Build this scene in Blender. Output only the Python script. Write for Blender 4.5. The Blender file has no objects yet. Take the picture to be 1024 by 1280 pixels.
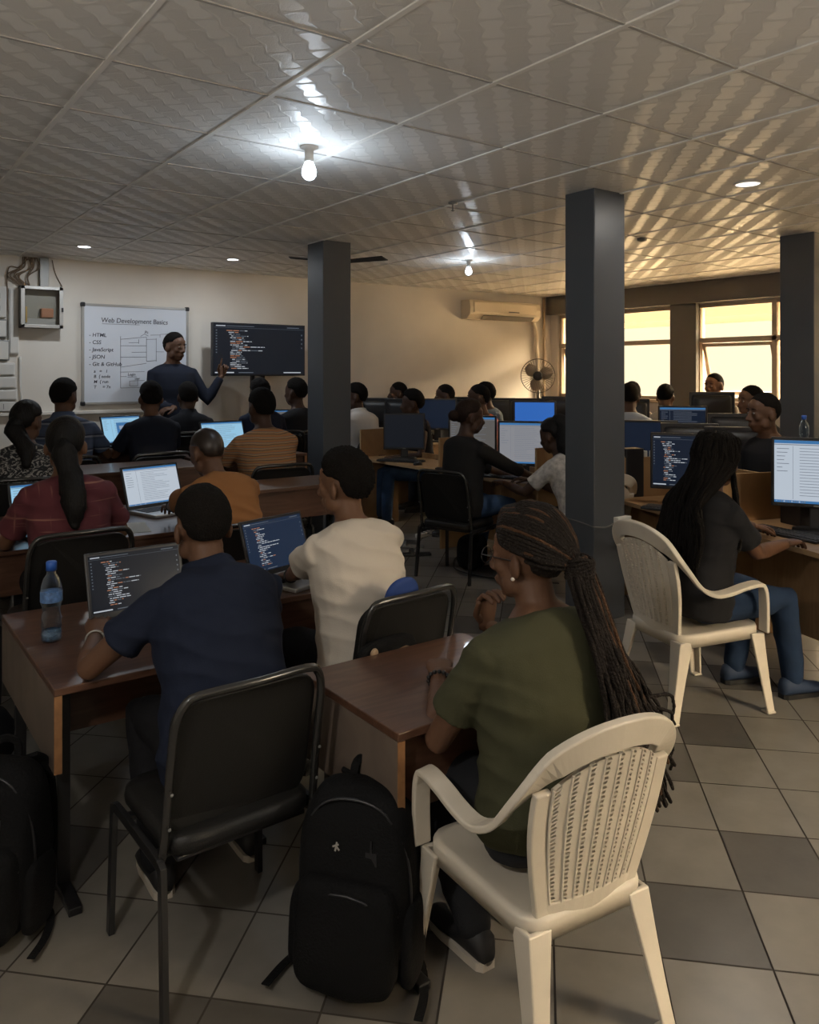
import bpy, math, random
from math import sin, cos, pi, radians, sqrt
from mathutils import Vector, Matrix, noise
random.seed(7)
C = bpy.context.scene.collection
SC = bpy.context.scene

# ------------------------------------------------------------------ camera, sky, exposure
CAM_H = 1.5
cam_d = bpy.data.cameras.new('camera')
cam = bpy.data.objects.new('camera', cam_d); C.objects.link(cam)
cam.location = (0, 0, CAM_H)
cam.rotation_euler = (radians(90), 0, radians(-35.8))
cam_d.sensor_fit = 'VERTICAL'; cam_d.sensor_height = 36; cam_d.sensor_width = 28.8
cam_d.lens = 36 * 1000 / 1280
cam_d.shift_y = -(640 - 467) / 1280
cam_d.clip_start = .05
SC.camera = cam
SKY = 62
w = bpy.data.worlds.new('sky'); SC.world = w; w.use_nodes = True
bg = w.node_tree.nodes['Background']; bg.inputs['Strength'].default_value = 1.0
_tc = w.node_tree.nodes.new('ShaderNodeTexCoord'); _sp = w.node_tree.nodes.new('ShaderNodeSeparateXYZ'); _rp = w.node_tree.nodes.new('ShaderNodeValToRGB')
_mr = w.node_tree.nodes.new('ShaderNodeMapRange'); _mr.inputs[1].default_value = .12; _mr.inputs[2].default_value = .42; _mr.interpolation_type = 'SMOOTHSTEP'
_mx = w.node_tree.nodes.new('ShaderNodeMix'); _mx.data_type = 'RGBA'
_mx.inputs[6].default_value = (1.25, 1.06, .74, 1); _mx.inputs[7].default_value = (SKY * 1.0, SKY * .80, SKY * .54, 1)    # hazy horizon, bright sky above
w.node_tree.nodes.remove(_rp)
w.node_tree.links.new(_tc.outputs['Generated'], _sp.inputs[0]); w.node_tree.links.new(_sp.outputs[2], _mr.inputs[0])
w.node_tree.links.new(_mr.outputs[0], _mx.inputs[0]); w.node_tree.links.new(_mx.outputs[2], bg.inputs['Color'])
SC.view_settings.view_transform = 'Standard'; SC.view_settings.look = 'None'
SC.view_settings.exposure = 0.25; SC.view_settings.gamma = 1
SC.view_settings.use_curve_mapping = False
SC.cycles.max_bounces = 8; SC.cycles.diffuse_bounces = 5; SC.cycles.transparent_max_bounces = 12
SC.cycles.sample_clamp_indirect = 4; SC.cycles.caustics_reflective = False; SC.cycles.caustics_refractive = False
BULB_W, DOWN_W, FARBULB_W, PANEL_W, REAR_W = 5, 9, 4, 7, 33
COOL = (.76, .88, 1.0); NEUT = (1.0, .95, .88)

# ------------------------------------------------------------------ room dimensions
H = 2.61; WX = 8.5; BY = 8.26; LX = -1.3; RY = -1.6

# ------------------------------------------------------------------ materials
MATS = {}
def nd(nt, t, **kw):
    n = nt.nodes.new(t)
    for k, v in kw.items():
        if k in n.inputs: n.inputs[k].default_value = v
        else: setattr(n, k, v)
    return n
def mat(name, col=(.5, .5, .5), rough=.5, metal=0, spec=.5, coat=0, trans=0, emit=None, es=0, bump=0, bscale=80, var=0, vscale=6, sheen=0, stretch=None):
    if name in MATS: return MATS[name]
    m = bpy.data.materials.new(name); m.use_nodes = True; nt = m.node_tree
    p = nt.nodes['Principled BSDF']
    p.inputs['Base Color'].default_value = (*col, 1); p.inputs['Roughness'].default_value = rough
    p.inputs['Metallic'].default_value = metal; p.inputs['Specular IOR Level'].default_value = spec
    p.inputs['Coat Weight'].default_value = coat; p.inputs['Transmission Weight'].default_value = trans
    p.inputs['Sheen Weight'].default_value = sheen
    if emit: p.inputs['Emission Color'].default_value = (*emit, 1); p.inputs['Emission Strength'].default_value = es
    if bump or var:
        tc = nd(nt, 'ShaderNodeTexCoord'); src = tc.outputs['Object']
        if stretch:
            mp = nd(nt, 'ShaderNodeMapping'); mp.inputs['Scale'].default_value = stretch
            nt.links.new(src, mp.inputs[0]); src = mp.outputs[0]
    if bump:
        n = nd(nt, 'ShaderNodeTexNoise', Scale=bscale, Detail=4.0); nt.links.new(src, n.inputs['Vector'])
        b = nd(nt, 'ShaderNodeBump', Strength=bump, Distance=.01); nt.links.new(n.outputs[0], b.inputs['Height'])
        nt.links.new(b.outputs[0], p.inputs['Normal'])
    if var:
        n = nd(nt, 'ShaderNodeTexNoise', Scale=vscale, Detail=6.0); nt.links.new(src, n.inputs['Vector'])
        r = nd(nt, 'ShaderNodeMapRange'); r.inputs[1].default_value = .3; r.inputs[2].default_value = .7
        nt.links.new(n.outputs[0], r.inputs[0])
        mx = nd(nt, 'ShaderNodeMix', data_type='RGBA')
        mx.inputs[6].default_value = (*[c * (1 - var) for c in col], 1); mx.inputs[7].default_value = (*[min(1, c * (1 + var)) for c in col], 1)
        nt.links.new(r.outputs[0], mx.inputs[0]); nt.links.new(mx.outputs[2], p.inputs['Base Color'])
    MATS[name] = m
    return m
def wood(name, c1, c2, rough, scale=(1, 14, 14), coat=0):
    if name in MATS: return MATS[name]
    m = bpy.data.materials.new(name); m.use_nodes = True; nt = m.node_tree; p = nt.nodes['Principled BSDF']
    tc = nd(nt, 'ShaderNodeTexCoord'); mp = nd(nt, 'ShaderNodeMapping'); mp.inputs['Scale'].default_value = scale
    n = nd(nt, 'ShaderNodeTexNoise', Scale=3.0, Detail=8.0, Distortion=1.2)
    r = nd(nt, 'ShaderNodeValToRGB'); r.color_ramp.elements[0].color = (*c1, 1); r.color_ramp.elements[1].color = (*c2, 1)
    r.color_ramp.elements[0].position = .3; r.color_ramp.elements[1].position = .72
    n2 = nd(nt, 'ShaderNodeTexNoise', Scale=2.5, Detail=5.0)
    rr = nd(nt, 'ShaderNodeMapRange'); rr.inputs[3].default_value = rough - .1; rr.inputs[4].default_value = rough + .14
    L = nt.links.new
    L(tc.outputs['Object'], mp.inputs[0]); L(mp.outputs[0], n.inputs['Vector']); L(n.outputs[0], r.inputs[0]); L(r.outputs[0], p.inputs['Base Color'])
    L(tc.outputs['Object'], n2.inputs['Vector']); L(n2.outputs[0], rr.inputs[0]); L(rr.outputs[0], p.inputs['Roughness'])
    p.inputs['Coat Weight'].default_value = coat
    MATS[name] = m; return m
def stripes(name, bands, scale, axis=2, wob=.02, rough=.85):
    """cloth with bands of colour repeating along one object axis; bands = [(pos, colour)...]"""
    if name in MATS: return MATS[name]
    m = bpy.data.materials.new(name); m.use_nodes = True; nt = m.node_tree; p = nt.nodes['Principled BSDF']; L = nt.links.new
    tc = nd(nt, 'ShaderNodeTexCoord'); sp = nd(nt, 'ShaderNodeSeparateXYZ'); L(tc.outputs['Object'], sp.inputs[0])
    n = nd(nt, 'ShaderNodeTexNoise', Scale=9.0); L(tc.outputs['Object'], n.inputs['Vector'])
    a = nd(nt, 'ShaderNodeMath', operation='MULTIPLY_ADD'); a.inputs[1].default_value = wob; L(n.outputs[0], a.inputs[0]); L(sp.outputs[axis], a.inputs[2])
    b = nd(nt, 'ShaderNodeMath', operation='MULTIPLY'); b.inputs[1].default_value = scale; L(a.outputs[0], b.inputs[0])
    c = nd(nt, 'ShaderNodeMath', operation='FRACT'); L(b.outputs[0], c.inputs[0])
    r = nd(nt, 'ShaderNodeValToRGB'); r.color_ramp.interpolation = 'CONSTANT'; el = r.color_ramp.elements
    while len(el) < len(bands): el.new(.5)
    for e, (q, cc) in zip(el, bands): e.position = q; e.color = (*cc, 1)
    L(c.outputs[0], r.inputs[0]); L(r.outputs[0], p.inputs['Base Color']); p.inputs['Roughness'].default_value = rough
    p.inputs['Specular IOR Level'].default_value = .2
    MATS[name] = m; return m
def emis(name, col, s):
    if name in MATS: return MATS[name]
    m = bpy.data.materials.new(name); m.use_nodes = True; nt = m.node_tree
    p = nt.nodes['Principled BSDF']; p.inputs['Base Color'].default_value = (.01, .01, .012, 1); p.inputs['Roughness'].default_value = .22; p.inputs['Specular IOR Level'].default_value = .10
    p.inputs['Emission Color'].default_value = (*col, 1); p.inputs['Emission Strength'].default_value = s
    MATS[name] = m; return m
def pane_mat():
    m = bpy.data.materials.new('window_glass'); m.use_nodes = True; nt = m.node_tree; nt.nodes.remove(nt.nodes['Principled BSDF'])
    t = nd(nt, 'ShaderNodeBsdfTransparent'); g = nd(nt, 'ShaderNodeBsdfGlossy', Roughness=.03); f = nd(nt, 'ShaderNodeFresnel', IOR=1.35)
    x = nd(nt, 'ShaderNodeMixShader'); L = nt.links.new; t.inputs[0].default_value = (.97, .96, .93, 1)
    L(f.outputs[0], x.inputs[0]); L(t.outputs[0], x.inputs[1]); L(g.outputs[0], x.inputs[2]); L(x.outputs[0], nt.nodes['Material Output'].inputs[0])
    MATS['pane'] = m; return m
def ceil_mat():
    m = bpy.data.materials.new('embossed_ceiling_tile'); m.use_nodes = True; nt = m.node_tree; p = nt.nodes['Principled BSDF']; L = nt.links.new
    tc = nd(nt, 'ShaderNodeTexCoord'); sp = nd(nt, 'ShaderNodeSeparateXYZ'); L(tc.outputs['Object'], sp.inputs[0])
    def M(op, a, b=None, c=None):
        n = nd(nt, 'ShaderNodeMath', operation=op)
        for i, q in enumerate((a, b, c)):
            if q is None: continue
            if isinstance(q, (int, float)): n.inputs[i].default_value = q
            else: L(q, n.inputs[i])
        return n.outputs[0]
    x, y = sp.outputs[0], sp.outputs[1]
    k = 2 * pi / .2093
    kx = M('MULTIPLY', x, k); ky = M('MULTIPLY', y, k)
    wx = M('ADD', kx, M('MULTIPLY', M('SINE', M('MULTIPLY', ky, 2.0)), .85))
    wy = M('ADD', ky, M('MULTIPLY', M('SINE', M('MULTIPLY', kx, 2.0)), .85))
    pr = M('MULTIPLY', M('SINE', wx), M('SINE', wy))
    st = nd(nt, 'ShaderNodeMapRange'); st.inputs[1].default_value = .02; st.inputs[2].default_value = .22; L(pr, st.inputs[0])
    edge = M('SUBTRACT', 1.0, M('MINIMUM', M('MULTIPLY', M('ABSOLUTE', pr), 5.0), 1.0))
    mx = nd(nt, 'ShaderNodeMix', data_type='RGBA'); mx.inputs[6].default_value = (.74, .725, .70, 1); mx.inputs[7].default_value = (.86, .845, .82, 1)
    L(st.outputs[0], mx.inputs[0]); L(mx.outputs[2], p.inputs['Base Color'])
    rr = nd(nt, 'ShaderNodeMapRange'); rr.inputs[3].default_value = .60; rr.inputs[4].default_value = .33; L(st.outputs[0], rr.inputs[0]); L(rr.outputs[0], p.inputs['Roughness'])
    n = nd(nt, 'ShaderNodeTexNoise', Scale=160.0, Detail=3.0); L(tc.outputs['Object'], n.inputs['Vector'])
    hgt = M('ADD', M('MULTIPLY', edge, .9), M('MULTIPLY', n.outputs[0], .5))
    b = nd(nt, 'ShaderNodeBump', Strength=.35, Distance=.004); L(hgt, b.inputs['Height']); L(b.outputs[0], p.inputs['Normal'])
    p.inputs['Specular IOR Level'].default_value = .5
    return m
def batik():
    m = bpy.data.materials.new('black_white_print'); m.use_nodes = True; nt = m.node_tree; p = nt.nodes['Principled BSDF']; L = nt.links.new
    tc = nd(nt, 'ShaderNodeTexCoord'); mp = nd(nt, 'ShaderNodeMapping'); mp.inputs['Scale'].default_value = (14, 14, 24)
    n = nd(nt, 'ShaderNodeTexNoise', Scale=1.4, Detail=3.0, Distortion=2.5); r = nd(nt, 'ShaderNodeValToRGB')
    e = r.color_ramp.elements; e[0].position = .5; e[1].position = .58; e[0].color = (.012, .013, .016, 1); e[1].color = (.32, .31, .29, 1)
    L(tc.outputs['Object'], mp.inputs[0]); L(mp.outputs[0], n.inputs['Vector']); L(n.outputs[0], r.inputs[0]); L(r.outputs[0], p.inputs['Base Color'])
    p.inputs['Roughness'].default_value = .85; return m
def burgundy():
    m = bpy.data.materials.new('burgundy_woven_cloth'); m.use_nodes = True; nt = m.node_tree; p = nt.nodes['Principled BSDF']; L = nt.links.new
    tc = nd(nt, 'ShaderNodeTexCoord')
    fac = []
    for sc, th in (((3, 3, 60), .66), ((38, 3, 2.5), .70)):
        mp = nd(nt, 'ShaderNodeMapping'); mp.inputs['Scale'].default_value = sc
        n = nd(nt, 'ShaderNodeTexNoise', Scale=1.0, Detail=2.0); r = nd(nt, 'ShaderNodeMapRange'); r.inputs[1].default_value = th - .04; r.inputs[2].default_value = th + .06
        L(tc.outputs['Object'], mp.inputs[0]); L(mp.outputs[0], n.inputs['Vector']); L(n.outputs[0], r.inputs[0]); fac.append(r.outputs[0])
    a = nd(nt, 'ShaderNodeMath', operation='MAXIMUM'); L(fac[0], a.inputs[0]); L(fac[1], a.inputs[1])
    mx = nd(nt, 'ShaderNodeMix', data_type='RGBA'); mx.inputs[6].default_value = (.105, .022, .03, 1); mx.inputs[7].default_value = (.26, .12, .09, 1)
    L(a.outputs[0], mx.inputs[0]); L(mx.outputs[2], p.inputs['Base Color']); p.inputs['Roughness'].default_value = .9; return m
def clear_plastic():
    m = bpy.data.materials.new('clear_plastic'); m.use_nodes = True; nt = m.node_tree; nt.nodes.remove(nt.nodes['Principled BSDF'])
    t = nd(nt, 'ShaderNodeBsdfTransparent'); t.inputs[0].default_value = (.86, .92, .97, 1); g = nd(nt, 'ShaderNodeBsdfGlossy', Roughness=.06)
    lw = nd(nt, 'ShaderNodeLayerWeight', Blend=.35); x = nd(nt, 'ShaderNodeMixShader'); L = nt.links.new
    L(lw.outputs['Facing'], x.inputs[0]); L(t.outputs[0], x.inputs[1]); L(g.outputs[0], x.inputs[2]); L(x.outputs[0], nt.nodes['Material Output'].inputs[0])
    g.inputs[0].default_value = (.75, .85, .95, 1); return m

M_wall = mat('plaster_wall', (.70, .65, .58), .75, bump=.08, bscale=18, var=.06, vscale=1.6)
M_col = mat('column_paint', (.070, .077, .088), .42, bump=.05, bscale=30)
M_beam = mat('beam_paint', (.11, .10, .09), .6)
M_tileA = mat('floor_tile_light', (.180, .166, .146), .30, var=.10, vscale=8, bump=.03, bscale=40)
M_tileB = mat('floor_tile_dark', (.085, .078, .070), .32, var=.12, vscale=8, bump=.03, bscale=40)
M_grout = mat('grout', (.06, .05, .042), .9)
M_ceil = ceil_mat()
M_tbar = mat('ceiling_bar', (.85, .83, .80), .5)
M_frame = mat('window_frame_paint', (.42, .33, .24), .5)
M_pane = pane_mat()
M_black = mat('black_steel', (.012, .012, .013), .32, metal=.0, spec=.6)
M_blackpl = mat('black_plastic', (.013, .013, .015), .4)
M_vinyl = mat('black_vinyl', (.012, .0115, .011), .45, spec=.3, bump=.12, bscale=220)
M_desk = wood('dark_desk_wood', (.060, .026, .015), (.125, .062, .038), .34, (1.2, 9, 9), .15)
M_deskside = wood('desk_side_laminate', (.10, .075, .06), (.15, .115, .09), .5, (2, 2, 2))
M_edge = mat('raw_wood_edge', (.26, .125, .05), .6, var=.2, vscale=30)
M_oak = wood('oak_laminate', (.24, .135, .06), (.33, .20, .095), .45, (9, 1.2, 1.2))
M_oakedge = mat('oak_edge', (.42, .28, .15), .5)
M_white = mat('aged_white_plastic', (.60, .545, .455), .42, var=.07, vscale=5, bump=.04, bscale=60)
M_whitepl = mat('white_plastic', (.62, .60, .56), .45)
M_pack = mat('black_nylon', (.006, .006, .0065), .85, spec=.15, bump=.3, bscale=150)
M_silver = mat('laptop_silver', (.48, .49, .50), .35, metal=.7)
M_chrome = mat('chrome', (.6, .6, .6), .2, metal=1)
M_greybox = mat('grey_metal', (.22, .22, .21), .45, metal=.4)
M_board = mat('whiteboard', (.66, .69, .75), .22)
M_ink = mat('marker_ink', (.07, .07, .09), .6)
M_alu = mat('aluminium', (.40, .39, .37), .4, metal=.5)
SKIN = [mat('skin_deep', (.058, .029, .018), .55, spec=.3, bump=.05, bscale=120), mat('skin_brown', (.105, .052, .030), .55, spec=.3, bump=.05, bscale=120), mat('skin_warm', (.15, .075, .042), .55, spec=.3, bump=.05, bscale=120)]
M_hair = mat('black_hair', (.0085, .007, .006), .9, spec=.12, bump=.8, bscale=170)
M_hairs = mat('straight_black_hair', (.008, .007, .0065), .6, spec=.2, bump=.5, bscale=120, stretch=(1, 1, .15))
M_braid = mat('dark_braids', (.013, .009, .0068), .7, spec=.2, bump=.9, bscale=150)
M_braidl = mat('auburn_braids', (.075, .036, .017), .7, spec=.2, bump=.9, bscale=150)
M_brownhair = mat('dark_brown_hair', (.020, .011, .008), .7, spec=.15, bump=.5, bscale=120)
M_eye = mat('eye_white', (.26, .23, .20), .35)
M_iris = mat('dark_iris', (.01, .006, .004), .2)
def cloth(name, col, **k): return mat(name, col, .88, spec=.2, bump=.12, bscale=260, sheen=.0, **k)
S_navy = cloth('navy_cotton', (.010, .0145, .031)); S_white = cloth('cream_cotton', (.60, .545, .47)); S_olive = cloth('olive_cotton', (.050, .050, .027))
S_rust = cloth('rust_cotton', (.26, .115, .042)); S_black = cloth('black_cotton', (.012, .012, .014)); S_dnavy = cloth('midnight_cotton', (.012, .015, .026))
S_suit = cloth('charcoal_suiting', (.016, .017, .022)); S_blackw = cloth('soft_black_knit', (.016, .015, .015)); S_offw = cloth('offwhite_cotton', (.50, .48, .46))
S_grey = cloth('grey_cotton', (.30, .29, .26)); S_pink = stripes('pink_orange_cloth', [(0, (.62, .10, .03)), (.52, (.55, .22, .19))], 1.0, 2, 0)
S_bluegrey = cloth('bluegrey_cotton', (.09, .11, .14)); S_lblue = cloth('lightblue_cotton', (.27, .32, .42)); S_brown = cloth('brown_cotton', (.10, .075, .055))
S_bstripe = stripes('blue_striped_knit', [(0, (.065, .088, .15)), (.45, (.05, .07, .12)), (.62, (.19, .21, .25)), (.74, (.025, .033, .06)), (.85, (.06, .08, .13))], 10, 2, .01)
S_ostripe = stripes('orange_striped_knit', [(0, (.36, .19, .085)), (.28, (.11, .08, .065)), (.42, (.42, .25, .13)), (.66, (.20, .19, .17)), (.80, (.40, .17, .07))], 30, 2, .02)
S_batik = batik(); S_burg = burgundy()
P_jean = cloth('blue_denim', (.045, .085, .17), var=.2, vscale=9); P_djean = cloth('deep_blue_denim', (.013, .027, .060), var=.2, vscale=9)
P_black = cloth('black_trousers', (.010, .010, .012)); P_dark = cloth('dark_grey_trousers', (.016, .017, .02))
P_cream = cloth('white_print_cloth', (.42, .40, .38), var=.35, vscale=26)
SH_black = mat('black_shoe', (.010, .010, .011), .5); SH_blue = mat('blue_suede_shoe', (.014, .03, .07), .7); SH_sole = mat('pale_sole', (.5, .45, .38), .6); SH_tan = mat('tan_sandal', (.30, .15, .08), .6)

# ------------------------------------------------------------------ mesh builder
class MB:
    def __init__(s): s.v = []; s.f = []; s.m = []
    def add(s, vs, fs, mi=0):
        o = len(s.v); s.v += [tuple(q) for q in vs]; s.f += [tuple(i + o for i in f) for f in fs]; s.m += [mi] * len(fs); return s
    def box(s, c, d, rot=None, mi=0):
        x, y, z = d[0] / 2, d[1] / 2, d[2] / 2
        vs = [Vector((a * x, b * y, e * z)) for a in (-1, 1) for b in (-1, 1) for e in (-1, 1)]
        if rot is not None: vs = [rot @ q for q in vs]
        return s.add([Vector(c) + q for q in vs], [(0, 1, 3, 2), (4, 6, 7, 5), (0, 4, 5, 1), (2, 3, 7, 6), (0, 2, 6, 4), (1, 5, 7, 3)], mi)
    def bx(s, x0, x1, y0, y1, z0, z1, mi=0): return s.box(((x0 + x1) / 2, (y0 + y1) / 2, (z0 + z1) / 2), (x1 - x0, y1 - y0, z1 - z0), None, mi)
    def rings(s, rs, closed=True, mi=0, caps=True):
        n = len(rs[0]); vs = [p for r in rs for p in r]; fs = []
        for i in range(len(rs) - 1):
            for j in range(n if closed else n - 1):
                k = (j + 1) % n; fs.append((i * n + j, i * n + k, (i + 1) * n + k, (i + 1) * n + j))
        if caps and closed: fs.append(tuple(range(n - 1, -1, -1))); fs.append(tuple((len(rs) - 1) * n + j for j in range(n)))
        return s.add(vs, fs, mi)
    def tube(s, path, rad, n=10, mi=0, up=None, flat=None, round_ends=False):
        path = [Vector(p) for p in path]
        if not hasattr(rad, '__len__'): rad = [rad] * len(path)
        rad = list(rad)
        if round_ends:
            a = path[0] - path[1]; b = path[-1] - path[-2]; a.normalize(); b.normalize()
            ra, rb = rad[0], rad[-1]
            path = [path[0] + a * ra, path[0] + a * ra * .75, path[0] + a * ra * .35] + path + [path[-1] + b * rb * .35, path[-1] + b * rb * .75, path[-1] + b * rb]
            rad = [ra * .12, ra * .66, ra * .93] + rad + [rb * .93, rb * .66, rb * .12]
        t = [(path[min(i + 1, len(path) - 1)] - path[max(i - 1, 0)]).normalized() for i in range(len(path))]
        u = Vector(up) if up else (Vector((0, 0, 1)) if abs(t[0].z) < .9 else Vector((1, 0, 0)))
        rs = []
        for i, p in enumerate(path):
            u = (u - t[i] * u.dot(t[i])); u = u.normalized() if u.length > 1e-6 else t[i].orthogonal().normalized()
            q = t[i].cross(u); fl = flat if flat else 1.0
            rs.append([p + q * (rad[i] * cos(2 * pi * j / n)) + u * (rad[i] * fl * sin(2 * pi * j / n)) for j in range(n)])
        return s.rings(rs, True, mi)
    def strip(s, path, wdt, thk, up=(0, 0, 1), mi=0, ups=None):
        """rectangular bar swept along a path; wdt across, thk along up"""
        path = [Vector(p) for p in path]; rs = []
        for i, p in enumerate(path):
            t = (path[min(i + 1, len(path) - 1)] - path[max(i - 1, 0)]).normalized()
            u = Vector(ups[i]) if ups else Vector(up); u = (u - t * u.dot(t)).normalized(); q = t.cross(u)
            wd = wdt[i] if hasattr(wdt, '__len__') else wdt; th = thk[i] if hasattr(thk, '__len__') else thk
            rs.append([p + q * (a * wd / 2) + u * (b * th / 2) for a, b in ((-1, -1), (1, -1), (1, 1), (-1, 1))])
        return s.rings(rs, True, mi)
    def ell(s, c, r, M=None, seg=20, ring=12, mi=0):
        vs = []; fs = []; c = Vector(c)
        for i in range(ring + 1):
            th = pi * i / ring
            for j in range(seg):
                ph = 2 * pi * j / seg; vs.append(Vector((r[0] * sin(th) * cos(ph), r[1] * sin(th) * sin(ph), r[2] * cos(th))))
        if M is not None: vs = [M @ (c + q) for q in vs]
        else: vs = [c + q for q in vs]
        for i in range(ring):
            for j in range(seg): k = (j + 1) % seg; fs.append((i * seg + j, (i + 1) * seg + j, (i + 1) * seg + k, i * seg + k))
        return s.add(vs, fs, mi)
    def lathe(s, prof, n=24, c=(0, 0, 0), mi=0):
        return s.rings([[(c[0] + r * cos(2 * pi * j / n), c[1] + r * sin(2 * pi * j / n), c[2] + z) for j in range(n)] for r, z in prof], True, mi)
    def mesh(s, name):
        me = bpy.data.meshes.new(name); me.from_pydata(s.v, [], s.f); me.update(); return me
    def build(s, name, m, parent=None, smooth=False, bevel=0, seg=2, fix=True, sub=0):
        me = s.mesh(name)
        if fix:
            import bmesh
            b = bmesh.new(); b.from_mesh(me); bmesh.ops.recalc_face_normals(b, faces=b.faces); b.to_mesh(me); b.free()
        for q in (m if isinstance(m, (list, tuple)) else [m]): me.materials.append(q)
        if len(me.materials) > 1: me.polygons.foreach_set('material_index', s.m)
        if smooth: me.polygons.foreach_set('use_smooth', [True] * len(me.polygons))
        o = bpy.data.objects.new(name, me); C.objects.link(o)
        if parent: o.parent = parent
        if bevel:
            md = o.modifiers.new('bevel', 'BEVEL'); md.width = bevel; md.segments = seg; md.limit_method = 'ANGLE'; md.angle_limit = radians(40)
        if sub: md = o.modifiers.new('sub', 'SUBSURF'); md.levels = sub; md.render_levels = sub
        return o
def remesh(mb, voxel, it=4, fac=.5):
    me = mb.mesh('tmp'); o = bpy.data.objects.new('tmp', me); C.objects.link(o)
    r = o.modifiers.new('r', 'REMESH'); r.mode = 'VOXEL'; r.voxel_size = voxel; r.use_smooth_shade = True
    if it: q = o.modifiers.new('s', 'SMOOTH'); q.factor = fac; q.iterations = it
    dg = bpy.context.evaluated_depsgraph_get(); dg.update()
    m2 = bpy.data.meshes.new_from_object(o.evaluated_get(dg))
    bpy.data.objects.remove(o); bpy.data.meshes.remove(me)
    return m2
def link_mesh(me, name, m, parent):
    me.name = name; me.materials.clear()
    for q in (m if isinstance(m, (list, tuple)) else [m]): me.materials.append(q)
    me.polygons.foreach_set('use_smooth', [True] * len(me.polygons))
    o = bpy.data.objects.new(name, me); C.objects.link(o); o.parent = parent; return o
def thing(name, label, cat, loc=(0, 0, 0), rz=0, group=None, s=1.0):
    o = bpy.data.objects.new(name, None); C.objects.link(o); o.empty_display_size = .1
    o.location = loc; o.rotation_euler = (0, 0, rz); o.scale = (s, s, s); o['label'] = label; o['category'] = cat
    if group: o['group'] = group
    return o
def tag(o, label, cat, group=None):
    o['label'] = label; o['category'] = cat
    if group: o['group'] = group
    return o
def struct(o): o['kind'] = 'structure'; return o
def copy_tree(o, parent=None):
    c = o.copy(); C.objects.link(c)
    if parent: c.parent = parent
    for ch in [k for k in o.children]: copy_tree(ch, c)
    return c
def place(proto, used, loc, rz, label, s=None):
    o = proto if not used else copy_tree(proto)
    o.location = loc; o.rotation_euler = (0, 0, rz); o['label'] = label
    if s: o.scale = (s, s, s)
    return o
def arc(c, r, a0, a1, n, ax='xz'):
    out = []
    for i in range(n + 1):
        a = radians(a0 + (a1 - a0) * i / n); p = [0, 0, 0]
        p['xyz'.index(ax[0])] = r * cos(a); p['xyz'.index(ax[1])] = r * sin(a); out.append(Vector(c) + Vector(p))
    return out
def smoothpath(pts, n=6):
    """Catmull-Rom through the points"""
    P = [Vector(p) for p in pts]; P = [P[0] * 2 - P[1]] + P + [P[-1] * 2 - P[-2]]; out = []
    for i in range(1, len(P) - 2):
        for k in range(n):
            t = k / n; a, b, c, d = P[i - 1], P[i], P[i + 1], P[i + 2]
            out.append(.5 * ((2 * b) + (c - a) * t + (2 * a - 5 * b + 4 * c - d) * t * t + (3 * b - a - 3 * c + d) * t ** 3))
    out.append(P[-2]); return out
def rpath(w_, h_, r, n=5):
    """rounded rectangle outline in xz, centred"""
    o = []
    for cx, cz, a in ((w_ / 2 - r, h_ / 2 - r, 0), (-w_ / 2 + r, h_ / 2 - r, 90), (-w_ / 2 + r, -h_ / 2 + r, 180), (w_ / 2 - r, -h_ / 2 + r, 270)):
        for i in range(n + 1): t = radians(a + 90 * i / n); o.append((cx + r * cos(t), cz + r * sin(t)))
    return o

# ------------------------------------------------------------------ room shell
def floor_build():
    mb = MB(); s2 = sqrt(.5); A, B = .3115, .272; a0, b0 = 1.82, -.31; g = .0028
    dark = {(2, -2), (1, -1), (4, -1), (5, -2), (-1, 4), (-1, 3), (0, 2), (7, -1), (6, -1), (8, -2), (7, -3), (3, -4), (10, -2), (4, 3), (6, 5), (5, 1)}
    light = {(i, j) for i in range(-2, 9) for j in range(-4, 6)} - dark
    def W(e1, e2): return ((e1 - e2) * s2, (e1 + e2) * s2)
    for i in range(-12, 34):
        for j in range(-30, 34):
            e1, e2 = a0 + i * A, b0 + j * B
            cx, cy = W(e1 + A / 2, e2 + B / 2)
            if not (LX - .3 < cx < WX + .3 and RY - .3 < cy < BY + .3): continue
            rnd = random.Random(i * 977 + j * 31).random()
            dk = (i, j) in dark or ((i, j) not in light and rnd < .22)
            q = [W(e1 + g, e2 + g), W(e1 + A - g, e2 + g), W(e1 + A - g, e2 + B - g), W(e1 + g, e2 + B - g)]
            mb.add([(x, y, 0) for x, y in q], [(0, 1, 2, 3)], 1 if dk else 0)
    mb.add([(LX - .5, RY - .5, -.003), (WX + .3, RY - .5, -.003), (WX + .3, BY + .3, -.003), (LX - .5, BY + .3, -.003)], [(0, 1, 2, 3)], 2)
    mb.bx(LX - .5, WX + .3, RY - .5, BY + .3, -.12, -.02, 2)
    struct(mb.build('floor', [M_tileA, M_tileB, M_grout], fix=False))
floor_build()
struct(MB().bx(LX - .2, WX + .2, RY - .2, BY + .2, H, H + .15).build('ceiling', M_ceil))
mb = MB(); mj = MB()
for k in range(-4, 14):
    x = .79 + .628 * k
    if LX < x < WX: mb.bx(x - .011, x + .011, RY, BY, H - .006, H + .002)
for k in range(-6, 12):
    y = 1.66 + .628 * k
    if RY < y < BY: mj.bx(LX, WX, y - .006, y + .006, H - .004, H + .002)
struct(mb.build('trim_1', M_tbar)); struct(mj.build('trim_8', mat('ceiling_joint', (.42, .40, .38), .6)))
struct(MB().bx(LX - .2, WX + .2, BY, BY + .2, 0, H).build('wall_back', M_wall))
struct(MB().bx(LX - .2, LX, RY, BY, 0, H).build('wall_left', M_wall))
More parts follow.
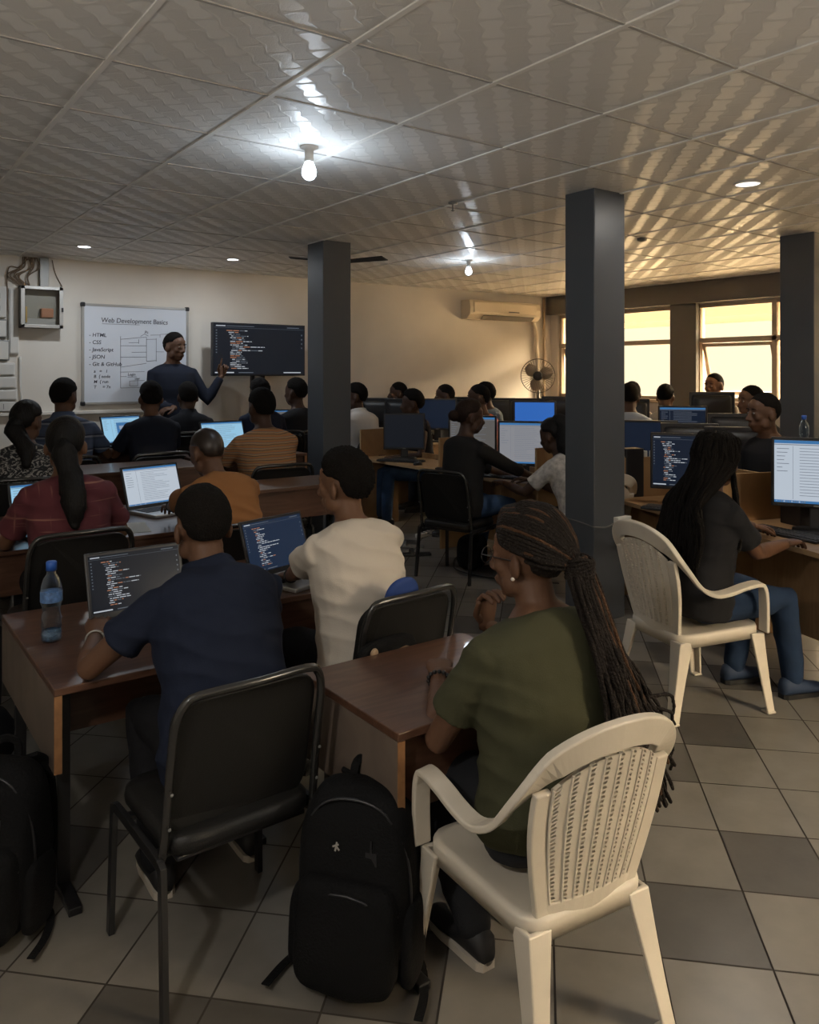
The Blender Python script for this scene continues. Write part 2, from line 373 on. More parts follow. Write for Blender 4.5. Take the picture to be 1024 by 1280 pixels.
# rear wall (behind the camera); its unseen window is added as foreground fill
mb = MB(); RW = [(2.8, 3.7)]
xs = [LX - .2] + [q for r in RW for q in r] + [WX + .2]
for i in range(0, len(xs), 2): mb.bx(xs[i], xs[i + 1], RY - .2, RY, 0, H)
for a, b in RW: mb.bx(a, b, RY - .2, RY, 0, 1.0); mb.bx(a, b, RY - .2, RY, 2.3, H)
struct(mb.build('wall_rear', M_wall))
# window wall on the right; nearest of three openings added out of view for light
OP = [(6.14, 8.12), (3.87, 5.85), (1.4, 3.4)]; SILL, HEAD = 1.17, 2.34
mb = MB(); ys = [BY] + [q for r in OP for q in (r[1], r[0])] + [RY]
for i in range(0, len(ys), 2): mb.bx(WX, WX + .2, ys[i + 1], ys[i], 0, H)
for a, b in OP: mb.bx(WX, WX + .2, a, b, 0, SILL); mb.bx(WX, WX + .2, a, b, HEAD, H)
struct(mb.build('wall_right', M_wall))
struct(MB().bx(WX - .10, WX, RY, BY, HEAD + .01, H).build('trim_2', M_beam, bevel=.004))            # lintel beam
struct(MB().bx(WX - .06, WX - .001, 5.80, 6.17, 0, HEAD + .01).build('trim_3', M_beam, bevel=.004))   # pier between windows
mb = MB()
for a, b in OP: mb.bx(WX - .05, WX + .2, a, b, SILL - .04, SILL)
struct(mb.build('trim_4', M_frame, bevel=.004))
def window(n, a, b):
    X = WX + .06; f = MB(); t = .045
    f.bx(X - .03, X + .03, a, a + t, SILL, HEAD); f.bx(X - .03, X + .03, b - t, b, SILL, HEAD)
    f.bx(X - .03, X + .03, a, b, SILL, SILL + t); f.bx(X - .03, X + .03, a, b, HEAD - t, HEAD)
    zt = 1.90; f.bx(X - .035, X + .035, a, b, zt - .03, zt + .03)
    ym = (a + b) / 2; f.bx(X - .035, X + .035, ym - .03, ym + .03, SILL, HEAD)
    fr = struct(f.build('window_%d' % n, M_frame, bevel=.004))
    g = MB(); g.bx(X - .003, X + .003, a + t, ym - .03, zt + .03, HEAD - t); g.bx(X - .003, X + .003, ym + .03, b - t, zt + .03, HEAD - t); g.bx(X - .003, X + .003, a + t, ym - .03, SILL + t, zt - .03)
    g.build('pane', M_pane, fr)
    # hopper sash pushed open, hinged at the transom
    sh = MB(); gl = MB(); y0, y1 = ym + .04, b - t; L = zt - .04 - SILL - .05; ang = radians(16); R_ = Matrix.Rotation(-ang, 3, 'Y'); O = Vector((X + .02, 0, zt - .035))
    def P(y, z): return O + R_ @ Vector((0, 0, -z)) + Vector((0, y, 0))
    for (ya, yb, za, zb) in ((y0, y0 + .04, 0, L), (y1 - .04, y1, 0, L), (y0, y1, 0, .04), (y0, y1, L - .04, L)):
        c = P((ya + yb) / 2, (za + zb) / 2); sh.box(c, (.03, yb - ya, zb - za), R_)
    gl.box(P((y0 + y1) / 2, L / 2), (.005, y1 - y0 - .08, L - .08), R_)
    so = sh.build('sash', M_frame, fr, bevel=.003); gl.build('sash_pane', M_pane, so)
for n, (a, b) in enumerate(OP): window(n + 1, a, b)
for n, (a, b) in enumerate(RW):  # frame and glass of the added rear window
    f = MB(); Y = RY - .1
    for x in (a + .02, (a + b) / 2, b - .02): f.bx(x - .02, x + .02, Y - .02, Y + .02, 1.0, 2.3)
    for z in (1.02, 2.28): f.bx(a, b, Y - .02, Y + .02, z - .02, z + .02)
    fr = struct(f.build('window_%d' % (4 + n), M_frame)); g = MB(); g.bx(a, b, Y - .003, Y + .003, 1.0, 2.3); g.build('pane', M_pane, fr)
# outside the window wall: roof overhang, balcony parapet and pale ground
M_out = mat('tan_render', (.74, .60, .42), .9)
struct(MB().bx(WX + .2, WX + .75, RY - 1, BY + 1, 2.46, 2.58).build('trim_5', M_out))
nb = thing('neighbour_building', 'brown building edge seen through the upper window panes', 'building', (WX + 8, 6, -.12))
M_umb = mat('dark_brown_render', (.030, .021, .012), .9)
MB().bx(-.6, 1.6, -14, 16, 2.88, 3.7).build('floor_slab', M_umb, nb)
for yy in (-12, 14): MB().bx(-.4, .1, yy - .25, yy + .25, 0, 2.88).build('pillar', M_umb, nb)
MB().bx(-.6, -.45, -14, 16, 3.7, 4.6).build('parapet', M_umb, nb)
struct(MB().bx(WX + .2, WX + 12, RY - 30, BY + 40, -.3, -.12).build('ground', mat('pale_ground', (.62, .54, .42), .95)))
# skirting
for nm, b in (('baseboard_back', (LX, WX, BY - .015, BY, 0, .1)), ('baseboard_left', (LX, LX + .015, RY, BY, 0, .1)), ('baseboard_right', (WX - .015, WX, RY, BY, 0, .1))):
    struct(MB().bx(*b).build(nm, mat('skirting', (.18, .16, .14), .5)))
def column(n, x0, x1, y0, y1):
    struct(MB().bx(x0, x1, y0, y1, 0, H + .01).build('column_%d' % n, M_col, bevel=.006))
column(1, 3.30, 3.57, 5.80, 6.07)
column(2, 3.69, 3.97, 3.23, 3.465)
column(3, 6.22, 6.50, 3.22, 3.50)

# ------------------------------------------------------------------ lamps
def light(name, kind, loc, watts, col, parent, size=.05, rot=None, spot=None):
    d = bpy.data.lights.new(name, kind); d.energy = watts; d.color = col
    if kind == 'AREA': d.shape = 'DISK'; d.size = size
    else: d.shadow_soft_size = size
    if spot: d.spot_size = radians(spot); d.spot_blend = .6
    o = bpy.data.objects.new(name, d); C.objects.link(o); o.location = loc
    if rot: o.rotation_euler = rot
    o.parent = parent; return o
WARMW = (1.0, .95, .87)
def bulb(x, y, label, watts, s=1.0, col=COOL, drop=0):
    t = thing('light_bulb', label, 'lamp', (x, y, H - drop), 0, None, s)
    if drop: MB().tube([(0, 0, 0), (0, 0, drop)], .004, 8).build('cord', M_blackpl, t, True)
    MB().lathe([(.001, 0), (.045, 0), (.045, -.008), (.024, -.014), (.020, -.055), (.023, -.06), (.023, -.075), (.001, -.075)]).build('lamp_holder', M_whitepl, t, True)
    b = MB().lathe([(.001, -.072), (.018, -.074), (.024, -.085), (.032, -.105), (.036, -.125), (.034, -.142), (.024, -.157), (.010, -.164), (.001, -.165)])
    b.build('bulb', emis('bulb_glow', COOL, 9), t, True)
    light('bulb_light', 'POINT', (0, 0, -.215), watts, col, t, .045)
bulb(1.89, 3.46, 'bare lit bulb hanging from ceiling nearest the camera', BULB_W)
bulb(5.04, 6.00, 'small lit bulb on ceiling above far computer rows', FARBULB_W, .9)
COOLW = (.86, .93, 1.0)
def downlight(x, y, label, watts, s=1.0, col=NEUT, st=8):
    t = thing('downlight', label, 'lamp', (x, y, H), 0, None, s)
    MB().lathe([(.085, .001), (.085, -.007), (.070, -.009), (.068, -.003), (.068, .0005)]).build('trim_ring', M_whitepl, t, True)
    MB().lathe([(.001, -.005), (.066, -.005), (.066, -.002), (.001, -.002)]).build('diffuser', emis('diffuser_%d' % (st * 10), col, st), t, True)
    light('downlight_light', 'AREA', (0, 0, -.012), watts, col, t, .12)
downlight(1.78, 7.32, 'round lit downlight over the electrical box corner', DOWN_W, .8, COOLW)
downlight(3.15, 7.30, 'round lit downlight over teacher and television', DOWN_W, .8, COOLW)
downlight(4.33, 2.63, 'large flat round downlight at upper right of ceiling', PANEL_W, 1.0, NEUT, 1.6)
bulb(-.45, .75, 'added unseen bulb lighting the near left of the room', REAR_W, 1.0, col=WARMW, drop=.45)  # both rear bulbs are added out of view to brighten ceiling and foreground
bulb(2.9, -.7, 'added unseen bulb lighting the near right of the room', REAR_W, 1.0, col=WARMW, drop=.45)
# little fittings on the ceiling
tag(MB().lathe([(.001, .001), (.03, .001), (.03, -.01), (.006, -.014), (.005, -.05), (.014, -.055), (.001, -.06)], c=(3.26, 4.04, H)).build('sprinkler', M_greybox, None, True), 'small hook fitting on ceiling left of middle column', 'fitting')
tag(MB().lathe([(.001, .001), (.04, .001), (.038, -.02), (.012, -.028), (.001, -.03)], c=(5.39, 4.21, H)).build('smoke_detector', M_greybox, None, True), 'small round detector on ceiling right of middle column', 'fitting')
def ceiling_fan():
    t = thing('ceiling_fan', 'dark ceiling fan mostly hidden behind the left column', 'fan', (3.78, 6.36, H))
    MB().lathe([(.001, 0), (.05, 0), (.05, -.02), (.016, -.03), (.016, -.05), (.08, -.06), (.09, -.09), (.06, -.12), (.001, -.125)]).build('motor', M_blackpl, t, True)
    for k in range(3):
        a = radians(-62 + 120 * k)
        R_ = Matrix.Rotation(a, 3, 'Z')
        MB().add([R_ @ Vector(p) for p in ((.07, -.035, -.075), (.48, -.05, -.07), (.50, .03, -.095), (.07, .03, -.095), (.07, -.035, -.068), (.48, -.05, -.063), (.50, .03, -.088), (.07, .03, -.088))],
                 [(0, 1, 2, 3), (4, 5, 6, 7), (0, 1, 5, 4), (1, 2, 6, 5), (2, 3, 7, 6), (3, 0, 4, 7)]).build('blade', M_blackpl, t)
ceiling_fan()

# ------------------------------------------------------------------ things on the back wall
def text_mesh(body, size, loc, parent, m, name='writing', rot=(pi / 2, 0, 0), shear=.12, sx=1.0):
    cu = bpy.data.curves.new('t', 'FONT'); cu.body = body; cu.size = size; cu.extrude = .0006; cu.shear = shear; cu.offset = .0004
    o = bpy.data.objects.new('t', cu); C.objects.link(o)
    dg = bpy.context.evaluated_depsgraph_get(); dg.update()
    me = bpy.data.meshes.new_from_object(o.evaluated_get(dg)); bpy.data.objects.remove(o)
    me.materials.clear(); me.materials.append(m); me.name = name
    q = bpy.data.objects.new(name, me); C.objects.link(q); q.parent = parent; q.location = loc; q.rotation_euler = rot; q.scale = (sx, 1, 1)
    return q
def whiteboard():
    x0, x1, z0, z1 = 1.99, 3.04, 1.205, 2.18; Y = BY - .035
    t = thing('whiteboard', 'white marker board with handwritten web notes behind the teacher', 'whiteboard', ((x0 + x1) / 2, BY, z0))
    W_, H_ = x1 - x0, z1 - z0
    MB().bx(-W_ / 2, W_ / 2, -.030, -.004, 0, H_).build('board', M_board, t)
    f = MB()
    for a in (-1, 1): f.bx(a * W_ / 2 - .012, a * W_ / 2 + .012, -.036, 0, -.012, H_ + .012)
    f.bx(-W_ / 2, W_ / 2, -.036, 0, -.012, .012); f.bx(-W_ / 2, W_ / 2, -.036, 0, H_ - .012, H_ + .012)
    f.build('frame', M_alu, t, bevel=.003)
    for a in (-1, 1):
        for b in (0, 1): MB().box((a * W_ / 2, -.02, b * H_), (.045, .045, .045)).build('corner_cap', M_blackpl, t, bevel=.012)
    y = -.0315
    L = -W_ / 2
    text_mesh('Web Development Basics', .068, (L + .17, y, H_ - .17), t, M_ink, shear=.1, sx=.94)
    for k, s_ in enumerate(('HTML', 'CSS', 'JavaScript', 'JSON', 'Git & GitHub')):
        text_mesh('- ' + s_, .052, (L + .055, y, H_ - .315 - .072 * k), t, M_ink)
    for k, s_ in enumerate(('a   =   1', 'B  { node', 'M  { run', 'T     = 7n')): text_mesh(s_, .042, (L + .10, y, H_ - .67 - .052 * k), t, M_ink)
    d = MB()
    def ln(x0, z0, x1, z1, th=.0035):
        v = Vector((x1 - x0, 0, z1 - z0)); n = Vector((-v.z, 0, v.x)).normalized() * th / 2
        p = [Vector((L + x0, y, z0)) - n, Vector((L + x1, y, z1)) - n, Vector((L + x1, y, z1)) + n, Vector((L + x0, y, z0)) + n]
        d.add(p + [q + Vector((0, .0012, 0)) for q in p], [(0, 1, 2, 3), (7, 6, 5, 4), (0, 4, 5, 1), (1, 5, 6, 2), (2, 6, 7, 3), (3, 7, 4, 0)])
    ln(.18, H_ - .185, .55, H_ - .183)
    for (a, b, c, e) in ((.36, .64, .62, .67), (.36, .36, .62, .40), (.36, .36, .36, .67), (.62, .42, .62, .665), (.36, .575, .62, .58), (.44, .605, .54, .61), (.54, .60, .54, .645), (.36, .46, .62, .465), (.47, .51, .62, .515),
                         (.36, .15, .36, .36), (.36, .15, .60, .155), (.36, .31, .60, .315), (.45, .17, .53, .17), (.45, .17, .45, .22), (.53, .17, .53, .235), (.45, .22, .60, .225), (.62, .645, .72, .65), (.62, .42, .72, .43), (.72, .42, .72, .66), (.72, .52, .80, .52), (.56, .675, .60, .70), (.60, .70, .64, .68), (.66, .69, .76, .695), (.76, .67, .76, .70), (.76, .70, .86, .71), (.36, .265, .42, .265), (.43, .26, .52, .262)):
        ln(a, b, c, e)
    d.build('diagram', M_ink, t)
    text_mesh('Login', .036, (L + .43, y, .275), t, M_ink); text_mesh('user', .03, (L + .50, y, .235), t, M_ink); text_mesh('Pc', .04, (L + .60, y, .705), t, M_ink)
whiteboard()

SCRM = [emis('code_white', (.65, .70, .78), .55), emis('code_orange', (.75, .34, .20), .4), emis('code_blue', (.20, .42, .75), .55), emis('code_dim', (.22, .26, .32), .35)]
M_scr_dark = emis('screen_dark', (.030, .036, .050), .22); M_scr_navy = emis('screen_navy', (.030, .055, .115), .34); M_scr_doc = emis('screen_document', (.62, .70, .80), .62)
M_scr_grey = emis('screen_grey', (.45, .46, .50), .42); M_scr_blue = emis('screen_blue', (.04, .17, .60), .62); M_scr_sky = emis('screen_light_blue', (.33, .62, .85), .72); M_scr_off = mat('screen_off', (.012, .013, .016), .18)
M_doc_ink = emis('document_ink', (.30, .34, .42), .42); M_scr_dim = emis('screen_dim_blue', (.045, .075, .15), .13); M_scr_mid = emis('screen_mid_grey', (.20, .19, .18), .42)
def screen_content(parent, W_, H_, kind, seed, y=-.0006):
    """rows of text and bars on a screen lying in the local xz plane, lower left at the origin, facing -y"""
    R = random.Random(seed); d = MB(); y0 = y
    def q(x, z, w_, h_, mi): d.add([(x * W_, y0, z * H_), ((x + w_) * W_, y0, z * H_), ((x + w_) * W_, y0, (z + h_) * H_), (x * W_, y0, (z + h_) * H_)], [(0, 1, 2, 3)], mi)
    if kind in ('code', 'codeblue'):
        n = 22; z = .90
        for k in range(n):
            z -= .036; ind = (.13, .15, .16, .18, .17, .19)[k % 6] if k < 6 else .17 + .01 * R.choice((0, 1, 2))
            x = ind; tot = R.choice((.06, .10, .14, .20, .12, .16))
            if k in (9, 11): tot = .30
            while tot > 0:
                l = min(tot, R.uniform(.02, .07)); q(x, z, l, .014, R.choice((0, 0, 0, 0, 3, 3, 1)) if (k % 7 or x > .2) else 1); x += l + .008; tot -= l
        for k in range(9): q(.018, .86 - .055 * k, .014, .022, 3)
        q(.02, .955, .10, .018, 0); q(.13, .957, .30, .012, 3); q(.80, .955, .14, .016, 3); q(.0, .925, 1, .004, 3)
        q(.01, .02, .20, .022, 0); q(.26, .022, .16, .016, 3); q(.76, .02, .2, .02, 0)
        for k in range(4): q(.965, .8 - .09 * k, .012, .03, 3)
    else:
        q(0, .95, 1, .05, 2); q(.0, .925, 1, .012, 3); q(0, 0, 1, .04, 2)
        for k in range(12): q(.02 + .03 * k, .008, .018, .022, 3 if k % 3 else 0)
        for k in range(17):
            l = R.choice((.25, .40, .5, .45, .52)); q(.30, .87 - .047 * k, l, .008, 3)
        q(.22, .06, .004, .85, 3)
        for k in range(7): q(.03, .86 - .06 * k, R.uniform(.06, .15), .010, 3)
        if kind == 'page': q(.35, .35, .4, .42, 2); q(.42, .5, .25, .15, 0)
    return d.build('onscreen_text', SCRM if kind in ('code', 'codeblue') else [SCRM[0], SCRM[1], emis('bar_blue', (.06, .22, .5), .6), M_doc_ink], parent, fix=False)
def television():
    x0, x1, z0, z1 = 3.19, 4.27, 1.475, 2.035; Y = 7.93; W_, H_ = x1 - x0, z1 - z0
    t = thing('television', 'large flat television showing code on stand beside teacher', 'television', ((x0 + x1) / 2, Y, 0))
    MB().bx(-W_ / 2, W_ / 2, -.02, .035, z0, z1).build('body', M_blackpl, t, bevel=.006)
    s = MB().bx(-W_ / 2 + .012, W_ / 2 - .012, -.0225, -.0195, z0 + .018, z1 - .012).build('screen', M_scr_dark, t)
    c = screen_content(s, W_ - .03, H_ - .035, 'code', 11); c.location = (-W_ / 2 + .015, -.0232, z0 + .02)
    for x in (-.06, .06): MB().bx(x - .018, x + .018, .035, .075, .05, z0 + .3).build('post', M_black, t)
    MB().bx(-.40, .40, .02, .09, .0, .05).bx(-.40, -.34, -.20, .27, 0, .05).bx(.34, .40, -.20, .27, 0, .05).build('stand_base', M_black, t, bevel=.01)
    MB().bx(-.25, .25, .034, .05, z0 + .15, z0 + .35).build('bracket', M_black, t)
television()

def electrical():
    # steel cabinet with a glass door
    t = thing('electrical_cabinet', 'grey metal cabinet with clear door high on left wall', 'cabinet', (1.60, BY, 1.93))
    w_, h_, dp = .37, .39, .13; g = .012
    MB().bx(-w_ / 2, w_ / 2, -.012, 0, 0, h_).bx(-w_ / 2, -w_ / 2 + g, -dp, 0, 0, h_).bx(w_ / 2 - g, w_ / 2, -dp, 0, 0, h_).bx(-w_ / 2, w_ / 2, -dp, 0, 0, g).bx(-w_ / 2, w_ / 2, -dp, 0, h_ - g, h_).build('case', M_greybox, t)
    d = MB()
    for b in ((-w_ / 2, -w_ / 2 + .035, 0, h_), (w_ / 2 - .035, w_ / 2, 0, h_), (-w_ / 2, w_ / 2, 0, .03), (-w_ / 2, w_ / 2, h_ - .03, h_)): d.bx(b[0], b[1], -dp - .012, -dp, b[2], b[3])
    dr = d.build('door', M_alu, t, bevel=.002); MB().bx(-w_ / 2 + .03, w_ / 2 - .03, -dp - .006, -dp - .003, .03, h_ - .03).build('door_pane', M_pane, dr)
    MB().box((w_ / 2 - .01, -dp - .018, h_ * .45), (.016, .02, .04)).build('latch', M_blackpl, dr)
    MB().bx(.00, .11, -.09, -.012, .10, .19).build('breaker', mat('terracotta_plastic', (.36, .15, .08), .5), t, bevel=.01)
    MB().bx(-.15, .13, -.07, -.012, .03, .09).build('terminal_rail', mat('pale_grey_plastic', (.34, .35, .36), .5), t, bevel=.003)
    MB().bx(-.135, -.12, -.08, -.07, .05, .20).build('busbar', mat('yellow_plastic', (.45, .30, .08), .5), t)
    t2 = MB().bx(1.60 - .005, 1.60 + .075, BY - .06, BY, 2.325, H - .008).build('cable_trunking', M_greybox, bevel=.003); tag(t2, 'grey metal cable trunking rising from cabinet to ceiling', 'trunking')
    cb = MB(); R = random.Random(4)
    for k in range(9):
        x = 1.45 + .015 * k; p = smoothpath([(x, BY - .03, H - .01), (x + R.uniform(-.03, .03), BY - .05, 2.5), (x - .10 + R.uniform(-.04, .04), BY - .04, 2.42), (1.43 + .01 * k, BY - .03, 2.33)], 5); cb.tube(p, .006, 6)
    cb.tube(smoothpath([(1.50, BY - .02, H - .02), (1.42, BY - .02, 2.50), (1.33, BY - .02, 2.48), (1.32, BY - .02, 2.2), (1.345, BY - .02, 1.95)], 6), .006, 6)
    cb.tube(smoothpath([(1.71, BY - .02, H - .02), (1.74, BY - .02, 2.46), (1.80, BY - .02, 2.34)], 5), .004, 6)
    tag(cb.build('cable_bundle', mat('dusty_cable', (.16, .11, .07), .8), None, True), 'tangled brown cables above the grey wall cabinet', 'cables', None)
    # fuse boxes and meters at the left edge
    def box(name, label, x0, x1, z0, z1, dp, m, extra=None):
        t = thing(name, label, 'electrical box', ((x0 + x1) / 2, BY, z0)); MB().bx(-(x1 - x0) / 2, (x1 - x0) / 2, -dp, 0, 0, z1 - z0).build('case', m, t, bevel=.006)
        if extra: extra(t, x1 - x0, z1 - z0, dp)
        return t
    def sock(t, w_, h_, dp):
        for k in range(2): MB().bx(-.05, .05, -dp - .004, -dp + .002, h_ * (.2 + .4 * k), h_ * (.2 + .4 * k) + .05).build('socket', M_blackpl, t, bevel=.003)
    def lines(t, w_, h_, dp):
        for k in range(4): MB().bx(-w_ / 2 + .02 + .06 * k, -w_ / 2 + .026 + .06 * k, -dp - .002, -dp + .001, .02, h_ - .02).build('seam', M_greybox, t)
    def cover(t, w_, h_, dp): MB().bx(-w_ / 2 + .01, w_ / 2 - .01, -dp - .008, -dp, .012, h_ - .012).build('cover', M_whitepl, t, bevel=.003)
    box('socket_box', 'white two-socket box at left edge beside grey cabinet', 1.10, 1.31, 2.02, 2.31, .05, M_whitepl, sock)
    box('wall_plate', 'tall pale plate between socket box and grey cabinet', 1.33, 1.42, 1.68, 2.30, .03, M_whitepl, cover)
    box('meter', 'grey meter box below the white socket box', 1.10, 1.31, 1.83, 2.00, .08, M_greybox, cover)
    box('switch_cover', 'small grey switch unit under the meter', 1.12, 1.33, 1.62, 1.81, .07, M_greybox, cover)
    box('fuse_box', 'upper white fuse box in the stack at left edge', 1.08, 1.38, 1.48, 1.60, .06, M_whitepl, cover)
    box('fuse_box', 'middle white fuse box in the stack at left edge', 1.08, 1.39, 1.36, 1.47, .06, M_whitepl, cover)
    box('fuse_box', 'lower white fuse box in the stack at left edge', 1.08, 1.40, 1.25, 1.35, .06, M_whitepl, cover)
    box('fuse_box', 'bottom slotted white box above wall ledge at left edge', 1.08, 1.38, 1.15, 1.24, .06, M_whitepl, lines)
    p = MB(); p.tube(smoothpath([(1.43, BY - .02, 1.66), (1.43, BY - .02, 1.4), (1.44, BY - .02, 1.25), (1.41, BY - .02, 1.17)], 6), .012, 8)
    tag(p.build('conduit', M_whitepl, None, True), 'white conduit pipe beside the stacked fuse boxes', 'pipe')
    struct(MB().bx(1.0, 2.6, BY - .05, BY, 1.105, 1.135).bx(LX, 1.0, BY - .05, BY, 1.105, 1.135).build('trim_7', M_wall, bevel=.004))
electrical()

def aircon():
    x0, x1, z0, z1 = 6.80, 8.10, 2.23, 2.48; w_ = x1 - x0; h_ = z1 - z0
    t = thing('air_conditioner', 'cream split air conditioner high on the back wall', 'air conditioner', ((x0 + x1) / 2, BY, z0))
    rs = []
    for x in (-w_ / 2, w_ / 2): rs.append([(x, a, b) for a, b in ((0, 0), (-.12, 0), (-.19, .06), (-.20, h_ * .6), (-.18, h_ - .01), (-.16, h_), (0, h_))])
    M_ac = mat('cream_plastic', (.62, .53, .40), .4)
    MB().rings(rs, True).build('body', M_ac, t, bevel=.008)
    MB().bx(-w_ / 2 + .06, w_ / 2 - .1, -.212, -.19, .08, h_ - .03).build('front_panel', M_ac, t, bevel=.006)
    MB().box((.05, -.165, .022), (w_ * .72, .09, .006), Matrix.Rotation(radians(-38), 3, 'X')).build('louvre', mat('ac_vent_dark', (.07, .055, .04), .6), t)
    MB().bx(.02, .22, -.214, -.21, .10, .112).build('display_strip', M_blackpl, t)
    tag(MB().tube(smoothpath([(8.06, BY - .07, 2.24), (8.13, BY - .05, 2.14), (8.17, BY - .04, 2.0), (8.16, BY - .04, 1.85), (8.19, BY - .04, 1.6), (8.19, BY - .04, .6)], 6), .028, 8).build('coolant_pipe', M_ac, None, True), 'pale lagged pipe falling from air conditioner into corner', 'pipe')
    tag(MB().tube([(8.33, BY - .03, H - .01), (8.33, BY - .03, .6)], .02, 8).build('conduit', mat('painted_pipe', (.36, .27, .18), .5), None, True), 'straight brown conduit in the far right corner', 'pipe')
aircon()

# ------------------------------------------------------------------ furniture
OFC = []
def office_chair(label, loc, rz, s=1.0):
    if OFC:
        return place(OFC[0], True, loc, rz, label, s)
    t = thing('office_chair', label, 'chair', loc, rz, 'black padded visitor chairs', s); OFC.append(t)
    # seat: rounded cushion
    out = rpath(.45, .44, .07, 5); rs = []
    for z, k in ((.405, .94), (.412, .99), (.43, 1.0), (.452, .985), (.462, .93), (.466, .6)): rs.append([(x * k, y * k + .01, z) for x, y in out])
    MB().rings(rs, True).build('seat', M_vinyl, t, True)
    MB().bx(-.20, .20, -.19, .19, .392, .406).build('seat_board', M_blackpl, t, bevel=.004)
    # backrest: curved rounded panel with a raised pad
    bk = MB(); out = rpath(.44, .40, .075, 6); th = radians(12)
    def bp(x, z, off): return Vector((x, -.20 - (z) * math.tan(th) * 1.0 - off + .55 * x * x, .640 + z))
    def sheet(k, off): return [bp(x * k, z * k, off) for x, z in out]
    bk.rings([sheet(.96, -.026), sheet(1.0, -.016), sheet(1.0, .012), sheet(.985, .016)], True)
    bk.build('backrest', M_vinyl, t, False, bevel=.004)
    fr = MB(); path = []
    e = .012
    # tube bow round the backrest, running down both sides and forward under the seat
    pts = [(-.236, .16, .385), (-.238, -.10, .385), (-.236, -.165, .40), (-.232, -.185, .47), (-.230, -.205, .60), (-.228, -.232, .74)]
    top = [(-.222, -.245, .80), (-.205, -.255, .842), (-.165, -.262, .862), (0, -.277, .866), (.165, -.262, .862), (.205, -.255, .842), (.222, -.245, .80)]
    rt = [(-x, y, z) for x, y, z in reversed(pts)]
    fr.tube(smoothpath(pts + top + rt, 3), .0125, 10)
    fr.build('back_frame', mat('worn_black_tube', (.020, .019, .018), .22, spec=.8), t, True)
    for sx in (-1, 1):
        x = sx * .245
        MB().strip(smoothpath([(x * 1.03, .215, .0), (x, .205, .36), (x, .19, .395), (x, .15, .402), (x, .02, .402)], 3), .028, .018, (1, 0, 0)).build('leg', M_black, t, bevel=.003)
        MB().strip(smoothpath([(x * 1.03, -.235, .0), (x, -.20, .36), (x, -.185, .395), (x, -.14, .402), (x, .02, .402)], 3), .028, .018, (1, 0, 0)).build('leg', M_black, t, bevel=.003)
        for yy, zz in ((-.213, .60), (-.196, .50)):
            MB().lathe([(.001, .003), (.004, .002), (.005, 0), (.001, 0)], 8).build('bolt', M_greybox, t).matrix_local = Matrix.Translation((sx * .229, yy - .014, zz)) @ Matrix.Rotation(pi / 2, 4, 'X')
    MB().strip([(-.24, .12, .392), (.24, .12, .392)], .03, .016).strip([(-.24, -.12, .392), (.24, -.12, .392)], .03, .016).build('cross_bar', M_black, t)
    return t

